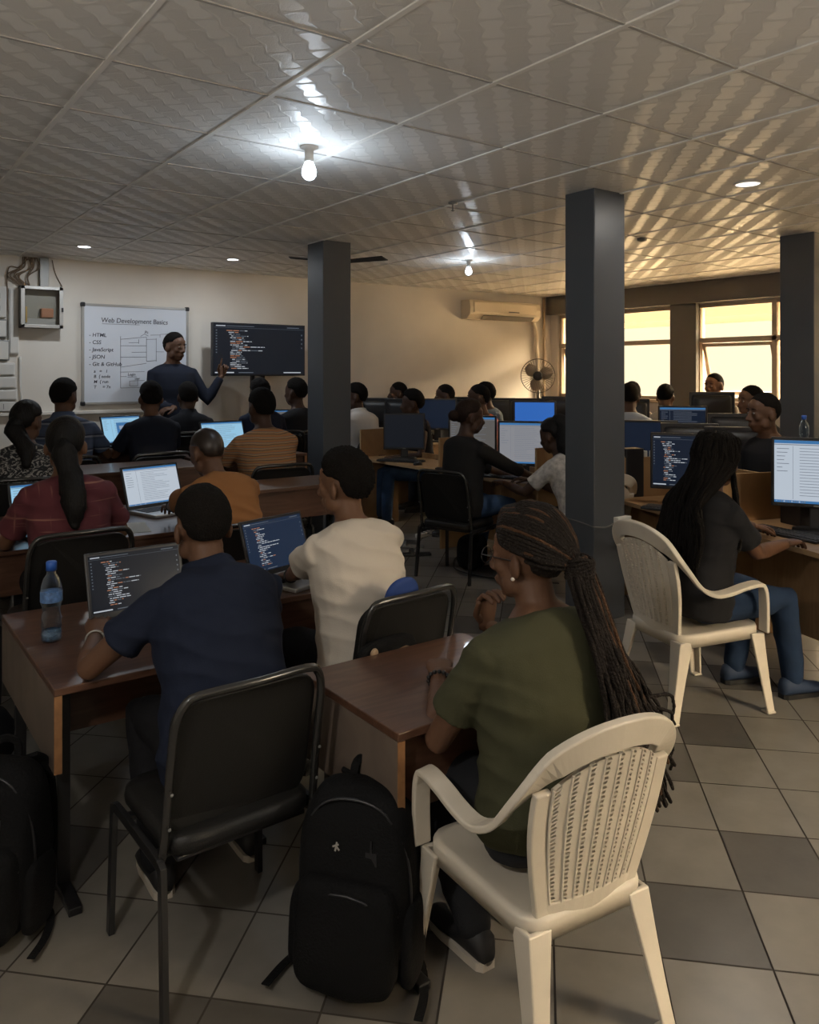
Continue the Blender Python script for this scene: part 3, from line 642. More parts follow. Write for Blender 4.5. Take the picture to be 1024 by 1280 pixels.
def plastic_chair(label, loc, rz, s=1.0, holes=True):
    t = thing('plastic_armchair', label, 'chair', loc, rz, 'white plastic armchairs', s)
    # seat shell
    n = 14; top = []; 
    def so(k):
        o = []
        for x, y in rpath(.47, .46, .07, 4):
            o.append((x * k * (1 + .10 * (y / .23)), y * k + .02))
        return o
    rs = []
    for z, k in ((.375, .985), (.372, 1.0), (.42, 1.0), (.432, .985), (.432, .90), (.424, .75), (.416, .4)): rs.append([(x, y, z - .03 * (.23 - y) / .46) for x, y in so(k)])
    MB().rings(rs, True).build('seat', M_white, t, True)
    # legs: tapered angle sections, splayed
    def leg(foot, head, name='leg'):
        f, h = Vector(foot), Vector(head); rs = []
        for k in range(7):
            u = k / 6; p = f.lerp(h, u); a = .022 + .017 * u ** 1.5; b = .011 + .005 * u; sx = 1 if f.x > 0 else -1; sy = 1 if f.y > 0 else -1
            # L profile opening inward
            prof = [(a, a), (-a, a), (-a, a - b), (a - b, a - b), (a - b, -a), (a, -a)]
            q = [(p.x + sx * c * 1.0, p.y + sy * d, p.z) for c, d in prof]
            rs.append(q)
        o = MB().rings(rs, True).box((f.x, f.y, .006), (.05, .05, .012)).build(name, M_white, t, bevel=.005)
        return o
    leg((-.265, .275, 0), (-.224, .212, .395)); leg((.265, .275, 0), (.224, .212, .395))
    leg((-.225, -.265, 0), (-.176, -.172, .375)); leg((.225, -.265, 0), (.176, -.172, .375))
    # arm posts, arms and the arched top rail in one flowing band
    arm = [(-.262, .25, .40), (-.268, .245, .52), (-.270, .235, .615), (-.270, .205, .640), (-.272, .12, .634), (-.274, .02, .615), (-.272, -.06, .612), (-.266, -.13, .645), (-.256, -.185, .71), (-.238, -.235, .775), (-.200, -.275, .835), (-.14, -.300, .872), (-.07, -.312, .890), (0, -.316, .895)]
    P = smoothpath(arm, 4); P = P + [Vector((-p.x, p.y, p.z)) for p in reversed(P[:-1])]
    ups = []; wd = []; tk = []
    for i, p in enumerate(P):
        u = min(i, len(P) - 1 - i) / (len(P) / 2)
        back = max(0, min(1, (u - .58) / .2)); sgn = -1 if p.x < 0 else 1
        front = max(0, min(1, (.17 - u) / .08))
        upv = Vector((sgn * .10, 0, 1)).lerp(Vector((0, 1, .18)) if back > 0 else Vector((0, 1, 0)), max(back, front)); ups.append(upv)
        wd.append(.058 + .022 * back); tk.append(.020 + .008 * back)
    MB().strip(P, wd, tk, ups=ups).build('arm_and_top_rail', M_white, t, bevel=.006, seg=3)
    # back: two stiles, bottom rail and the pierced splat, on a surface leaning back
    def bs(u, v):   # u -1..1 across, v 0..1 up
        x = u * (.150 + .062 * sin(min(1, v * 1.1) * pi * .5)); zt = .872 - .105 * (abs(x) / .21) ** 2.4
        z = .385 + (zt - .385) * v; y = -.200 - .118 * (z - .385) / .49 + .85 * x * x
        return Vector((x, y, z))
    for sg in (-1, 1):
        MB().strip([bs(sg * .98, k / 12) + Vector((0, 0, -.02 if k == 0 else 0)) for k in range(13)], .052, .022, (0, 1, .2)).build('back_stile', M_white, t, bevel=.005)
    MB().strip([bs(k / 5, .035) for k in range(-5, 6)], .075, .018, (0, 1, .2)).build('bottom_rail', M_white, t, bevel=.005)
    sp = MB(); nu, nv = (16, 30) if holes else (8, 12)
    idx = {}
    def vid(u, v, off): sp.v.append(tuple(bs(u, v) + Vector((0, off, 0)))); return len(sp.v) - 1
    T = .006; u0, u1, v0, v1 = -.86, .86, .10, .945
    for i in range(nu):
        rib = (i % 2 == 0)
        for j in range(nv):
            a, b = u0 + (u1 - u0) * i / nu, u0 + (u1 - u0) * (i + 1) / nu; c, d = v0 + (v1 - v0) * j / nv, v0 + (v1 - v0) * (j + 1) / nv
            for off in (-T, T):
                q = [vid(a, c, off), vid(b, c, off), vid(b, d, off), vid(a, d, off)]
                if rib and holes:
                    h = .30; st = .12 if j % 2 else -.12
                    m = [vid(a + (b - a) * x, c + (d - c) * y, off) for x, y in ((.5 - h + st, .5 - h), (.5 + h + st, .5 - h), (.5 + h - st * .3, .5 + h), (.5 - h - st * .3, .5 + h))]
                    for k in range(4): sp.f.append((q[k], q[(k + 1) % 4], m[(k + 1) % 4], m[k])); sp.m.append(0)
                    if off < 0: mm = m
                    else:
                        for k in range(4): sp.f.append((mm[k], mm[(k + 1) % 4], m[(k + 1) % 4], m[k])); sp.m.append(0)
                else: sp.f.append(tuple(q)); sp.m.append(0)
    if holes:
        for i in range(0, nu + 1, 2):
            uu = u0 + (u1 - u0) * i / nu
            sp.strip([bs(uu, v0 + (v1 - v0) * k / 14) + Vector((0, -.006, 0)) for k in range(15)], .005, .006, (0, 1, .2))
    sp.build('pierced_back_panel', M_white, t)
    return t

def desk(label, x0, x1, y0, y1, z, panel=.24, foot=True, group='dark wooden student desks', right_panel=True, rec=.03):
    w_, d_ = x1 - x0, y1 - y0
    t = thing('student_desk', label, 'desk', ((x0 + x1) / 2, (y0 + y1) / 2, 0), 0, group)
    MB().bx(-w_ / 2, w_ / 2, -d_ / 2, d_ / 2, z - .022, z).build('desktop', M_desk, t, bevel=.003)
    for sx in ((-1, 1) if right_panel else (-1,)):
        x = sx * (w_ / 2 - .011); p = MB().bx(x - .010, x + .010, -d_ / 2 + .004, d_ / 2 - .004, z - panel, z - .0225).build('side_panel', M_deskside, t)
        MB().bx(x - .0105, x + .0105, -d_ / 2 + .001, -d_ / 2 + .0045, z - panel, z - .0225).build('raw_edge', M_edge, p)
    MB().bx(-w_ / 2 + .022, w_ / 2 - .022, -d_ / 2 + rec, -d_ / 2 + rec + .015, z - panel + .02, z - .0225).build('front_apron', M_desk, t)
    MB().bx(-w_ / 2 + .022, w_ / 2 - .022, d_ / 2 - .03, d_ / 2 - .012, z - panel, z - .0225).build('back_apron', M_desk, t)
    for sx in (-1, 1):
        for sy in (-1, 1):
            x, y = sx * (w_ / 2 - .045), sy * (d_ / 2 - .10)
            MB().bx(x - .018, x + .018, y - .012, y + .012, .02, z - .023).build('leg', M_black, t, bevel=.002)
        if foot: MB().bx(sx * (w_ / 2 - .045) - .018, sx * (w_ / 2 - .045) + .018, -d_ / 2 - .05, d_ / 2 - .02, 0, .022).build('foot_bar', M_black, t, bevel=.003)
        x = sx * (w_ / 2 - .045)
        MB().strip([(x, d_ / 2 - .12, z - .30), (x, -.02, z - .06)], .02, .02, (1, 0, 0)).build('brace', M_black, t)
    return t
desk('dark wooden desk with the water bottle, front left', .50, 1.15, 2.385, 3.24, .62, rec=.22)
desk('bare dark wooden desk in front of the olive-shirted woman', 1.12, 1.74, 1.60, 2.10, .62)
desk('dark desk holding the silver laptop of the cream-shirted man', 1.20, 2.00, 2.83, 3.60, .62)
desk('long pale-topped desk of burgundy-shirted woman and rust-shirted man', .25, 2.05, 4.18, 5.22, .66)
desk('tall brown bench desk across the middle of left rows', 1.30, 2.16, 5.42, 5.98, .85, .26)
desk('brown desk behind the chair of the orange-striped man', 2.02, 2.80, 4.42, 4.86, .80, .22)
desk('desk under the laptop of the orange-striped man', 2.22, 3.15, 5.80, 6.30, .85)
desk('front row desk before the navy and blue-striped men', .80, 2.36, 6.76, 7.22, .88)
desk('far desk beside the left column near the television', 2.95, 3.95, 7.08, 7.50, .88)

def bench(label, loc, rz, L, D, z, bays, back=.28, closed=(), end0=True, end1=True, divh=.27):
    """computer bench; local x runs along the bench, user side at -y"""
    t = thing('computer_bench', label, 'desk', loc, rz, 'oak computer benches')
    MB().bx(-L / 2, L / 2, -D / 2, D / 2, z - .025, z).build('worktop', M_oak, t, bevel=.002)
    MB().bx(-L / 2, L / 2, -D / 2 - .003, -D / 2, z - .025, z).build('edge_strip', M_oakedge, t)
    if back: MB().bx(-L / 2, L / 2, D / 2 - .018, D / 2, z, z + back).build('back_panel', M_oak, t)
    n = len(bays)
    for i, b in enumerate(bays):
        ok = (i > 0 or end0) and (i < n - 1 or end1)
        if divh: 
            dv = MB().bx(b - .009, b + .009, -D / 2 + .03, D / 2 - .018, z, z + divh).build('divider', M_oak, t)
            MB().bx(b - .0095, b + .0095, -D / 2 + .027, -D / 2 + .03, z, z + divh).build('divider_edge', M_oakedge, dv)
        lx = max(-L / 2 + .01, min(L / 2 - .01, b)); MB().bx(lx - .01, lx + .01, -D / 2 + .04, D / 2 - .02, 0, z - .0255).build('side_panel', M_oak, t)
    for i in range(n - 1):
        if i in closed: MB().bx(bays[i] + .011, bays[i + 1] - .011, D / 2 - .24, D / 2 - .222, .12, z - .026).build('modesty_panel', M_oak, t)
    return t
RZ = -pi / 2            # facing +x
R1 = RZ + radians(-17.9)
# bench 2: user edge x=4.18, y 4.24..6.66 (local x = -world y)
bench('oak bench with dividers between the two left columns', (4.43, 5.45, 0), RZ, 2.44, .50, .68, [-1.21, .05, 1.21], .05, (1,))
# bench 1 beside the dreadlocked woman
c1 = Vector((3.93, 2.50)) + Vector((.275 * cos(radians(17.9)), -.275 * sin(radians(17.9))))
bench('oak bench in front of woman with long dreadlocks', (c1.x, c1.y, 0), R1, 2.30, .55, .66, [-1.13, -.18, 1.13], .24, (0, 1))
bench('far oak bench along the back wall behind the grey-shirted man', (5.25, 7.40, 0), RZ, 1.55, .50, .76, [-.76, 0, .76], 0, (), divh=0)
bench('short oak bench carrying the bright blue monitor', (5.72, 5.68, 0), RZ, .86, .50, .76, [-.42, .42], .2, (0,), divh=.2)
bench('oak bench in the middle rows behind right column', (5.27, 4.04, 0), RZ, 1.40, .52, .68, [-.69, 0, .69], .2, (), divh=.2)
bench('oak bench before the man in black by the right column', (6.14, 4.12, 0), RZ, 1.10, .44, .74, [-.54, 0, .54], .15, (), divh=.15)
bench('oak bench in front of man seated by the window', (7.02, 4.72, 0), RZ, .84, .50, .84, [-.41, .41], .1, (), divh=.1)
bench('oak bench in the back right corner near the fan', (6.72, 7.55, 0), RZ, 1.20, .52, .76, [-.59, 0, .59], 0, (), divh=0)
bench('oak bench below the windows beside the far heads', (6.95, 6.05, 0), RZ, 1.50, .44, .76, [-.74, 0, .74], .1, (), divh=.1)

# ------------------------------------------------------------------ computers
def laptop(label, loc, rz, scr, kind, s=1.0, base=None, tilt=18, seed=1):
    """hinge line at the origin, keyboard towards -y"""
    t = thing('laptop', label, 'laptop', loc, rz, 'open laptops', s); w_, d_, hh = .355, .245, .235
    bm_ = base or M_blackpl
    MB().bx(-w_ / 2, w_ / 2, -d_, 0, .0, .018).build('base', bm_, t, bevel=.005)
    kb = MB()
    for r in range(5):
        for k in range(14): kb.bx(-.155 + .0222 * k, -.155 + .0222 * k + .018, -.032 - .0235 * r - .018, -.032 - .0235 * r, .018, .0205)
    kb.build('keyboard', mat('laptop_keys', (.016, .016, .018), .5), t)
    MB().bx(-.05, .05, -.225, -.165, .0178, .0186).build('touchpad', mat('touchpad_grey', (.06, .06, .065), .3) if base is None else M_greybox, t)
    lid = MB().bx(-w_ / 2, w_ / 2, -.004, .006, 0, hh).build('lid', M_blackpl, t, bevel=.004)
    lid.location = (0, .006, .012); lid.rotation_euler = (radians(-tilt), 0, 0)
    s_ = MB().bx(-w_ / 2 + .012, w_ / 2 - .012, -.0052, -.0038, .022, hh - .012).build('screen', scr, lid)
    c = screen_content(lid, w_ - .024, hh - .034, kind, seed); c.location = (-w_ / 2 + .012, -.0056, .022); c.parent = lid
    return t
laptop('black laptop with dark code editor before navy-shirted man', (.905, 2.92, .62), radians(2), M_scr_dark, 'code', 1.0, seed=3)
laptop('silver-based laptop with navy code screen before cream-shirted man', (1.60, 3.16, .62), radians(18), M_scr_navy, 'code', 1.05, M_silver, seed=5)
laptop('laptop with white document before the rust-shirted man', (1.63, 4.93, .66), radians(16), M_scr_doc, 'doc', 1.14, M_silver, seed=6)
laptop('laptop half hidden behind the burgundy-shirted woman', (.95, 4.62, .66), radians(8), M_scr_sky, 'page', 1.08, seed=7)
laptop('laptop with light blue page left of navy tee man', (2.03, 6.96, .88), radians(18), M_scr_sky, 'page', 1.1, seed=8)
laptop('wide laptop with pale page before the orange-striped man', (2.58, 6.10, .85), radians(8), M_scr_sky, 'doc', 1.12, seed=9)
laptop('dim grey laptop between two men by the left column', (3.62, 7.28, .88), radians(-10), M_scr_mid, 'doc', 1.05, seed=10, tilt=5)

def monitor(label, loc, rz, scr=None, kind=None, w_=.42, h_=.34, stand=.10, s=1.0, seed=1, detail=True):
    """screen faces local -y; foot at the origin"""
    t = thing('monitor', label, 'monitor', loc, rz, 'desktop monitors', s); z0 = stand
    b = MB().bx(-w_ / 2, w_ / 2, -.018, .012, z0, z0 + h_).build('bezel', M_blackpl, t, bevel=.005)
    rs = [[(x * k, y, z0 + h_ / 2 + z * k) for x, z in rpath(w_ * .9, h_ * .85, .03, 2)] for y, k in ((.010, 1), (.030, .9), (.048, .62))]
    MB().rings(rs, True).build('rear_shell', M_blackpl, t, True)
    s_ = MB().bx(-w_ / 2 + .016, w_ / 2 - .016, -.0195, -.0175, z0 + .022, z0 + h_ - .016).build('screen', scr or M_scr_off, t)
    if kind: c = screen_content(t, w_ - .032, h_ - .038, kind, seed); c.location = (-w_ / 2 + .016, -.0199, z0 + .022)
    MB().bx(-.035, .035, .02, .05, .012, z0 + .14).build('neck', M_blackpl, t, bevel=.006)
    rs = [[(x * k, y * k + .02, z) for x, y in rpath(.24, .18, .06, 4)] for z, k in ((0, 1), (.01, .98), (.016, .8))]
    MB().rings(rs, True).build('foot', M_blackpl, t, True)
    MB().box((0, -.019, z0 + .011), (.03, .003, .007)).build('badge', M_greybox, t)
    return t
def keyboard(label, loc, rz):
    t = thing('keyboard', label, 'keyboard', loc, rz, 'black computer keyboards')
    MB().bx(-.22, .22, -.075, .075, 0, .016).build('case', M_blackpl, t, bevel=.005); k = MB()
    for r in range(5):
        for c in range(19): k.bx(-.21 + .0222 * c, -.21 + .0222 * c + .018, .035 - .025 * r, .055 - .025 * r, .0155, .021)
    k.build('keys', mat('grey_keys', (.035, .035, .037), .45), t); return t
def mouse(label, loc, rz):
    t = thing('mouse', label, 'mouse', loc, rz); m_ = MB().ell((0, 0, .008), (.03, .052, .024), None, 14, 8); m_.v = [(x, y, max(0, z)) for x, y, z in m_.v]; m_.build('shell', M_blackpl, t, True)
    MB().box((0, .03, .030), (.006, .016, .006)).build('wheel', M_greybox, t); return t
monitor('dark monitor with window glare on oak bench behind white-shirted man', (4.46, 6.27, .68), radians(-38), M_scr_dark, None, .40, .35, .09)
monitor('monitor showing a white document before the black-shirted woman', (4.50, 4.66, .68), radians(-52), M_scr_grey, 'doc', .43, .36, .08, seed=21)
monitor('grey document monitor partly hidden behind black-shirted woman', (4.48, 5.28, .68), radians(-50), M_scr_mid, 'doc', .42, .36, .10, seed=22)
monitor('dark blue code monitor left of the dreadlocked woman', (4.40, 3.10, .66), radians(-62), M_scr_dim, 'code', .43, .36, .10, seed=23)
monitor('bright document monitor at right edge of the picture', (4.22, 2.17, .66), radians(-62), M_scr_doc, 'doc', .44, .37, .13, seed=24)
keyboard('black keyboard before the glare-lit dark monitor', (4.30, 6.10, .68), radians(-60)); mouse('black mouse on bench before the glare-lit monitor', (4.26, 5.78, .68), radians(-80))
keyboard('black keyboard under the white document monitor', (4.30, 4.66, .68), radians(-70)); mouse('mouse beside hand of the black-shirted woman', (4.30, 4.34, .68), radians(-80))
keyboard('black keyboard at left of the dreadlocked woman', (4.20, 3.00, .66), radians(-72))
keyboard('black keyboard before the bright right-edge monitor', (4.03, 2.22, .66), radians(-100))
keyboard('black keyboard on bench just left of black-shirted woman', (4.29, 5.22, .68), radians(-80))
far = [  # label, x, y, z, rz, screen, kind, stand
 ('bright blue desktop monitor in front of the standing fan', 5.66, 5.72, .76, -52, M_scr_blue, None, .13),
 ('dark monitor back in front of far seated man near column', 5.17, 7.30, .76, 128, None, None, .12),
 ('dark monitor left of white-shirted man head', 5.10, 7.72, .76, 128, None, None, .12),
 ('dim blue monitor between two far men by back wall', 5.32, 6.86, .76, -40, M_scr_dim, None, .13),
 ('dark monitor right of the grey-shirted man', 6.62, 7.92, .76, 128, None, None, .10),
 ('dark monitor behind the pink-shirted man', 6.68, 7.38, .76, 128, None, None, .10),
 ('dark monitor left of the standing fan', 6.86, 7.08, .76, 128, None, None, .10),
 ('dark monitor directly under the standing fan', 7.00, 6.66, .76, 128, None, None, .13),
 ('dark blue monitor right of the big middle column', 5.25, 4.02, .68, -52, M_scr_dim, None, .11),
 ('black monitor back middle of the row behind dreadlocked woman', 5.33, 3.72, .68, 128, None, None, .10),
 ('black monitor back nearest the seated man in black profile', 5.36, 3.36, .68, 128, None, None, .09),
 ('light blue monitor before the window pier', 6.20, 4.40, .74, -52, M_scr_blue if False else M_scr_dim, 'doc', .13),
 ('black monitor back before the young man in black', 6.06, 3.80, .74, 128, None, None, .09),
 ('large black monitor back below the man by window', 6.98, 4.62, .84, 128, None, None, .14),
 ('small black monitor back beside the window pier', 6.98, 5.62, .76, 128, None, None, .13),
 ('small black monitor back under the far window sill', 6.98, 6.12, .76, 128, None, None, .10)]
for k, (lb, x, y, z, rz, sc, kd, st) in enumerate(far): monitor(lb, (x, y, z), radians(rz), sc, kd, .42, .34, st, seed=40 + k)

# ------------------------------------------------------------------ chairs in view
office_chair('black padded chair of the navy-shirted man, nearest the camera', (.83, 2.03, 0), radians(2), .87)
office_chair('black padded chair of the cream-shirted man with a blue cloth behind him', (1.57, 2.40, 0), radians(5), .88)
office_chair('black padded chair of the burgundy-shirted woman, behind the bottle', (.86, 3.84, 0), radians(3), .95)
office_chair('black padded chair of the rust-shirted man', (1.62, 3.72, 0), radians(0), .92)
office_chair('black padded chair of the orange-striped man', (2.56, 5.27, 0), radians(-4), 1.0)
office_chair('black padded chair of the navy tee man in second row', (2.05, 6.32, 0), 0, 1.03)
office_chair('black padded chair of the blue-striped man', (1.38, 6.40, 0), 0, 1.03)
office_chair('black padded chair with exposed back, of black-shirted woman in jeans', (3.78, 4.62, 0), RZ + radians(18), .92)
office_chair('black padded chair of the white-shirted man by left column', (4.42, 6.98, 0), radians(10), 1.0)
office_chair('black padded chair of the person in black and white print', (.99, 5.50, 0), radians(-8), 1.0)
office_chair('black padded chair of the dark-suited person near the teacher', (2.58, 6.90, 0), radians(-10), 1.15)
office_chair('black padded chair of the person in dark blue near the television', (3.15, 6.58, 0), radians(-4), 1.15)
office_chair('black padded chair of the person in black beside left column', (3.67, 6.83, 0), radians(6), 1.12)
plastic_chair('white plastic armchair nearest the camera, under olive-shirted woman', (1.385, 1.375, 0), radians(-6), .82)
plastic_chair('white plastic armchair of the dreadlocked woman beside middle column', (3.19, 2.24, 0), R1 + radians(2), .90)
plastic_chair('white plastic armchair half hidden behind the middle column', (4.22, 3.76, 0), radians(-8), .9, False)

# ------------------------------------------------------------------ people
def ik(sh, wr, l1, l2, pole):
    d = wr - sh; L = max(.12, min(d.length, .998 * (l1 + l2))); n = d.normalized()
    a = (l1 * l1 - l2 * l2 + L * L) / (2 * L); h = sqrt(max(0, l1 * l1 - a * a)); p = (pole - n * pole.dot(n)).normalized()
    return sh + n * a + p * h, sh + n * L
def rot_xyz(yaw, pitch, roll): return (Matrix.Rotation(radians(yaw), 4, 'Z') @ Matrix.Rotation(radians(-pitch), 4, 'X') @ Matrix.Rotation(radians(roll), 4, 'Y'))
CR = Vector((.076, .097, .098)); CC = Vector((0, -.008, .030))
def sstep(a, b, x): t = max(0, min(1, (x - a) / (b - a))); return t * t * (3 - 2 * t)
def hairline(y, x=0):
    P = [(-1.1, -.86), (-.55, -.72), (-.38, -.58), (-.20, -.02), (.12, .10), (.42, .12), (.62, .42), (.80, .58), (1.1, .62)]
    for (a, b), (c, d) in zip(P, P[1:]):
        if y <= c: return b + (d - b) * (y - a) / (c - a)
    return .62
def hair_cap(M, th=.012, seg=40, ring=30, nz=0.0, low=0, seed=0):
    mb = MB(); vs = []; fs = []
    for i in range(ring + 1):
        t = pi * i / ring
        for j in range(seg):
            p = 2 * pi * j / seg; d = Vector((sin(t) * cos(p), sin(t) * sin(p), cos(t)))
            zl = hairline(d.y) - (low if d.y < .2 else 0); k = sstep(zl - .10, zl + .10, d.z)
            thx = th * (.55 + .45 * sstep(zl, zl + .6, d.z))
            r = .84 + k * .16
            q = Vector((d.x * (CR.x + thx * k), d.y * (CR.y + thx * k), d.z * (CR.z + thx * k))) * r
            if nz and k > .3: q += d * noise.noise(Vector((d.x * 14 + seed, d.y * 14, d.z * 14))) * nz
            vs.append(M @ (CC + q))
    for i in range(ring):
        for j in range(seg): k = (j + 1) % seg; fs.append((i * seg + j, (i + 1) * seg + j, (i + 1) * seg + k, i * seg + k))
    return mb.add(vs, fs)
def head_prims(mb, M, fem=False, beard=False, hs=1.0):
    def E(c, r, rot=None):
        X = M @ Matrix.Translation(Vector(c)) @ (rot if rot else Matrix()); mb.ell((0, 0, 0), r, X, 16, 10)
    E(CC, CR); E((0, .022, -.035), (.060, .066, .078)); E((0, .052, -.088), (.030, .030, .026)); E((0, .040, -.055), (.050, .048, .048))
    for s in (-1, 1):
        E((s * .037, .060, -.020), (.024, .022, .024)); E((s * .030, .077, .028), (.024, .009, .009)); E((s * .082, -.006, -.012), (.011, .021, .034), Matrix.Rotation(s * .45, 4, 'Z'))
        E((s * .014, .098, -.034), (.010, .010, .009)); E((s * .055, .02, -.062), (.016, .03, .03)); E((s * .03, .074, .004), (.022, .014, .014))
    mb.tube([M @ Vector(p) for p in ((0, .082, .022), (0, .098, -.006), (0, .110, -.030))], [.008, .010, .013], 10, round_ends=True)
    E((0, .088, -.060), (.025, .012, .008)); E((0, .085, -.073), (.022, .012, .009)); E((0, .067, .050), (.052, .022, .03))
def hand_geo(mb, wrist, fdir, down, side, curl=(.35, .5, .35), spread=.10, s=1.0, thumb=.7, point=False):
    """wrist, finger direction, palm-facing direction, side +1: thumb towards +(fdir x down)"""
    f = fdir.normalized(); dn = (down - f * down.dot(f)).normalized(); x = f.cross(dn) * side      # x points to the thumb side
    rs = []
    for k, (l, w_, h_) in enumerate(((-.012, .026, .020), (.012, .030, .017), (.045, .040, .015), (.075, .042, .013), (.090, .038, .010))):
        c = wrist + f * l * s
        rs.append([c + x * (w_ * s * cos(2 * pi * j / 14)) + dn * (h_ * s * sin(2 * pi * j / 14)) for j in range(14)])
    mb.rings(rs, True)
    for k, (o, L, r) in enumerate(((.029, .074, .0088), (.010, .083, .0092), (-.010, .077, .0088), (-.028, .060, .0078))):
        d = (f + x * (o / .029) * spread).normalized(); p = wrist + f * .080 * s + x * o * s; pts = [p]; a = 0
        cl = (0.05, .08, .05) if (point and k == 0) else curl
        if point and k > 0: cl = (.9, 1.2, .8)
        for q, seg in enumerate((.45, .32, .23)):
            a += cl[q]; v = d * cos(a) + dn * sin(a); pts.append(pts[-1] + v * L * seg * s)
        mb.tube(pts, [r * s, r * .95 * s, r * .88 * s, r * .74 * s], 8, round_ends=True)
    p = wrist + f * .022 * s + x * .026 * s; d1 = (f * .75 + x * thumb + dn * .25).normalized(); d2 = (f * .95 + x * thumb * .25 + dn * .45).normalized()
    mb.tube([p - d1 * .01, p + d1 * .034 * s, p + d1 * .034 * s + d2 * .028 * s, p + d1 * .034 * s + d2 * .050 * s], [.0125 * s, .0105 * s, .0095 * s, .0075 * s], 8, round_ends=True)
def displace(me, amp, sx, sz, seed):
    co = [v.co.copy() for v in me.vertices]; nm = [v.normal.copy() for v in me.vertices]
    for v, c, n in zip(me.vertices, co, nm):
        a = noise.noise(Vector((c.x * sx + seed, c.y * sx, c.z * sz + c.x * 5))); b = noise.noise(Vector((c.x * sx * 2.3, c.y * sx * 2.3 + seed, c.z * sz * 1.7)))
        v.co = c + n * amp * (1 - abs(a) * 2.2 + .5 * b)
    me.update()
PCOUNT = [0]
def person(label, xy, yaw, s=1.0, seat=.43, lean=(12, 22), slide=0, head=(0, 0, 0), LH=None, RH=None, pole=None, twist=0, skin=1, hair='short', hmat=None,
           shirt=None, sleeve='short', hem=None, pants=None, shoes=None, vox=.013, wide=1.0, feet=(.02, .02), knees=(.11, .11), stand=False, curl=(.35, .5, .35), collar=False, face=False,
           handdir=None, hair_th=.012, point=False, fold=0, hide_legs=False, low=0, roll=0, slen=.72):
    PCOUNT[0] += 1; seed = PCOUNT[0] * 3.7
    t = thing('person', label, 'person', (xy[0], xy[1], 0), yaw, None, s)
    inv = (Matrix.Translation((xy[0], xy[1], 0)) @ Matrix.Rotation(yaw, 4, 'Z') @ Matrix.Scale(s, 4)).inverted()
    sk = SKIN[skin]; shirt = shirt or S_black; pants = pants or P_black; shoes = shoes or SH_black; hmat = hmat or M_hair
    zh = (.93 if stand else seat / s + .085)
    P0 = Vector((0, 0, zh)); l0, l1 = radians(lean[0]), radians(lean[1]); sd = radians(slide)
    def sp(l):   # point and frame along the spine
        n = 12; p = P0.copy(); a = l0
        if l < 0: return P0 + Vector((sin(sd), sin(l0), cos(l0))) * l, l0
        for k in range(n): a = l0 + (l1 - l0) * min(1, (l * (k + .5) / n) / .5); p += Vector((sin(sd), sin(a) * cos(sd), cos(a) * cos(sd))) * (l / n)
        return p, l0 + (l1 - l0) * min(1, l / .5)
    def ring(l, rx, ry, fo=0, n=22):
        p, a = sp(l); tw = radians(twist) * min(1, max(0, l / .45)); R_ = Matrix.Rotation(tw, 3, 'Z'); f = R_ @ Vector((0, cos(a), -sin(a))); r = R_ @ Vector((1, 0, 0)); p = p + f * fo
        return [p + r * (rx * wide * (abs(cos(q)) ** .85 * (1 if cos(q) > 0 else -1))) + f * (ry * (abs(sin(q)) ** .9 * (1 if sin(q) > 0 else -1))) for q in (2 * pi * j / n for j in range(n))]
    TOR = [(-.085, .125, .095, 0), (-.06, .158, .118, 0), (0, .170, .122, 0), (.10, .152, .112, .004), (.19, .142, .104, .006), (.28, .152, .112, .006), (.37, .166, .116, .002), (.425, .174, .106, -.004), (.458, .156, .090, -.010), (.480, .122, .074, -.014), (.500, .086, .064, -.013), (.525, .060, .058, -.006)]
    _, atop = sp(.5); tw = radians(twist); Rt = Matrix.Rotation(tw, 3, 'Z')
    upv = Vector((sin(sd), sin(atop), cos(atop))); fwd = Rt @ Vector((0, cos(atop), -sin(atop))); rt = Rt @ Vector((1, 0, 0))
    SHO = {}
    for nm, sx in (('L', -1), ('R', 1)): SHO[nm] = sp(.418)[0] + rt * sx * .152 * wide - fwd * .008
    neck0 = sp(.505)[0] - fwd * .010; neck1 = neck0 + upv * .045 + Vector((0, .016, .018))
    Mh = Matrix.Translation(neck1 + Vector((0, 0, 0))) @ rot_xyz(*head) @ Matrix.Translation((0, .012, .080)) @ Matrix.Scale(1.04, 4)
    # ---- limbs
    LIMB = {}
    for nm, sx, tgt in (('L', -1, LH), ('R', 1, RH)):
        if tgt is None: wr = Vector((sx * .13, .36, zh + .14))
        elif tgt == 'down': wr = SHO[nm] + Vector((sx * .05, .06, -.50))
        else: wr = inv @ Vector(tgt)
        pl = Vector((sx * .55, -.35, -.8)) if not pole or nm not in pole else Vector(pole[nm])
        el, wr = ik(SHO[nm], wr, .285, .255, pl); LIMB[nm] = (SHO[nm], el, wr)
    LEG = {}
    for k, (nm, sx) in enumerate((('L', -1), ('R', 1))):
        hp = P0 + Vector((sx * .085, 0, -.02))
        if stand: kn = hp + Vector((sx * .01, .02, -.42)); an = Vector((sx * .10, -.01, .085))
        else:
            kn = hp + Vector((sx * (knees[k] - .085), .41, .0)); kn.z = max(.47, min(kn.z, .56)); an = Vector((kn.x, kn.y + feet[k], .085))
            if kn.z - an.z > .43: an.z = kn.z - .43 if False else .085
        LEG[nm] = (hp, kn, an)
    # ---- body: one continuous surface
    mb = MB(); mb.rings([ring(l, rx - .006, ry - .006, fo) for l, rx, ry, fo in TOR], True)
    mb.tube([neck0 - upv * .03, neck0.lerp(neck1, .5), neck1 + Vector((0, .006, .03))], [.062, .057, .056], 16, round_ends=True)
    head_prims(mb, Mh)
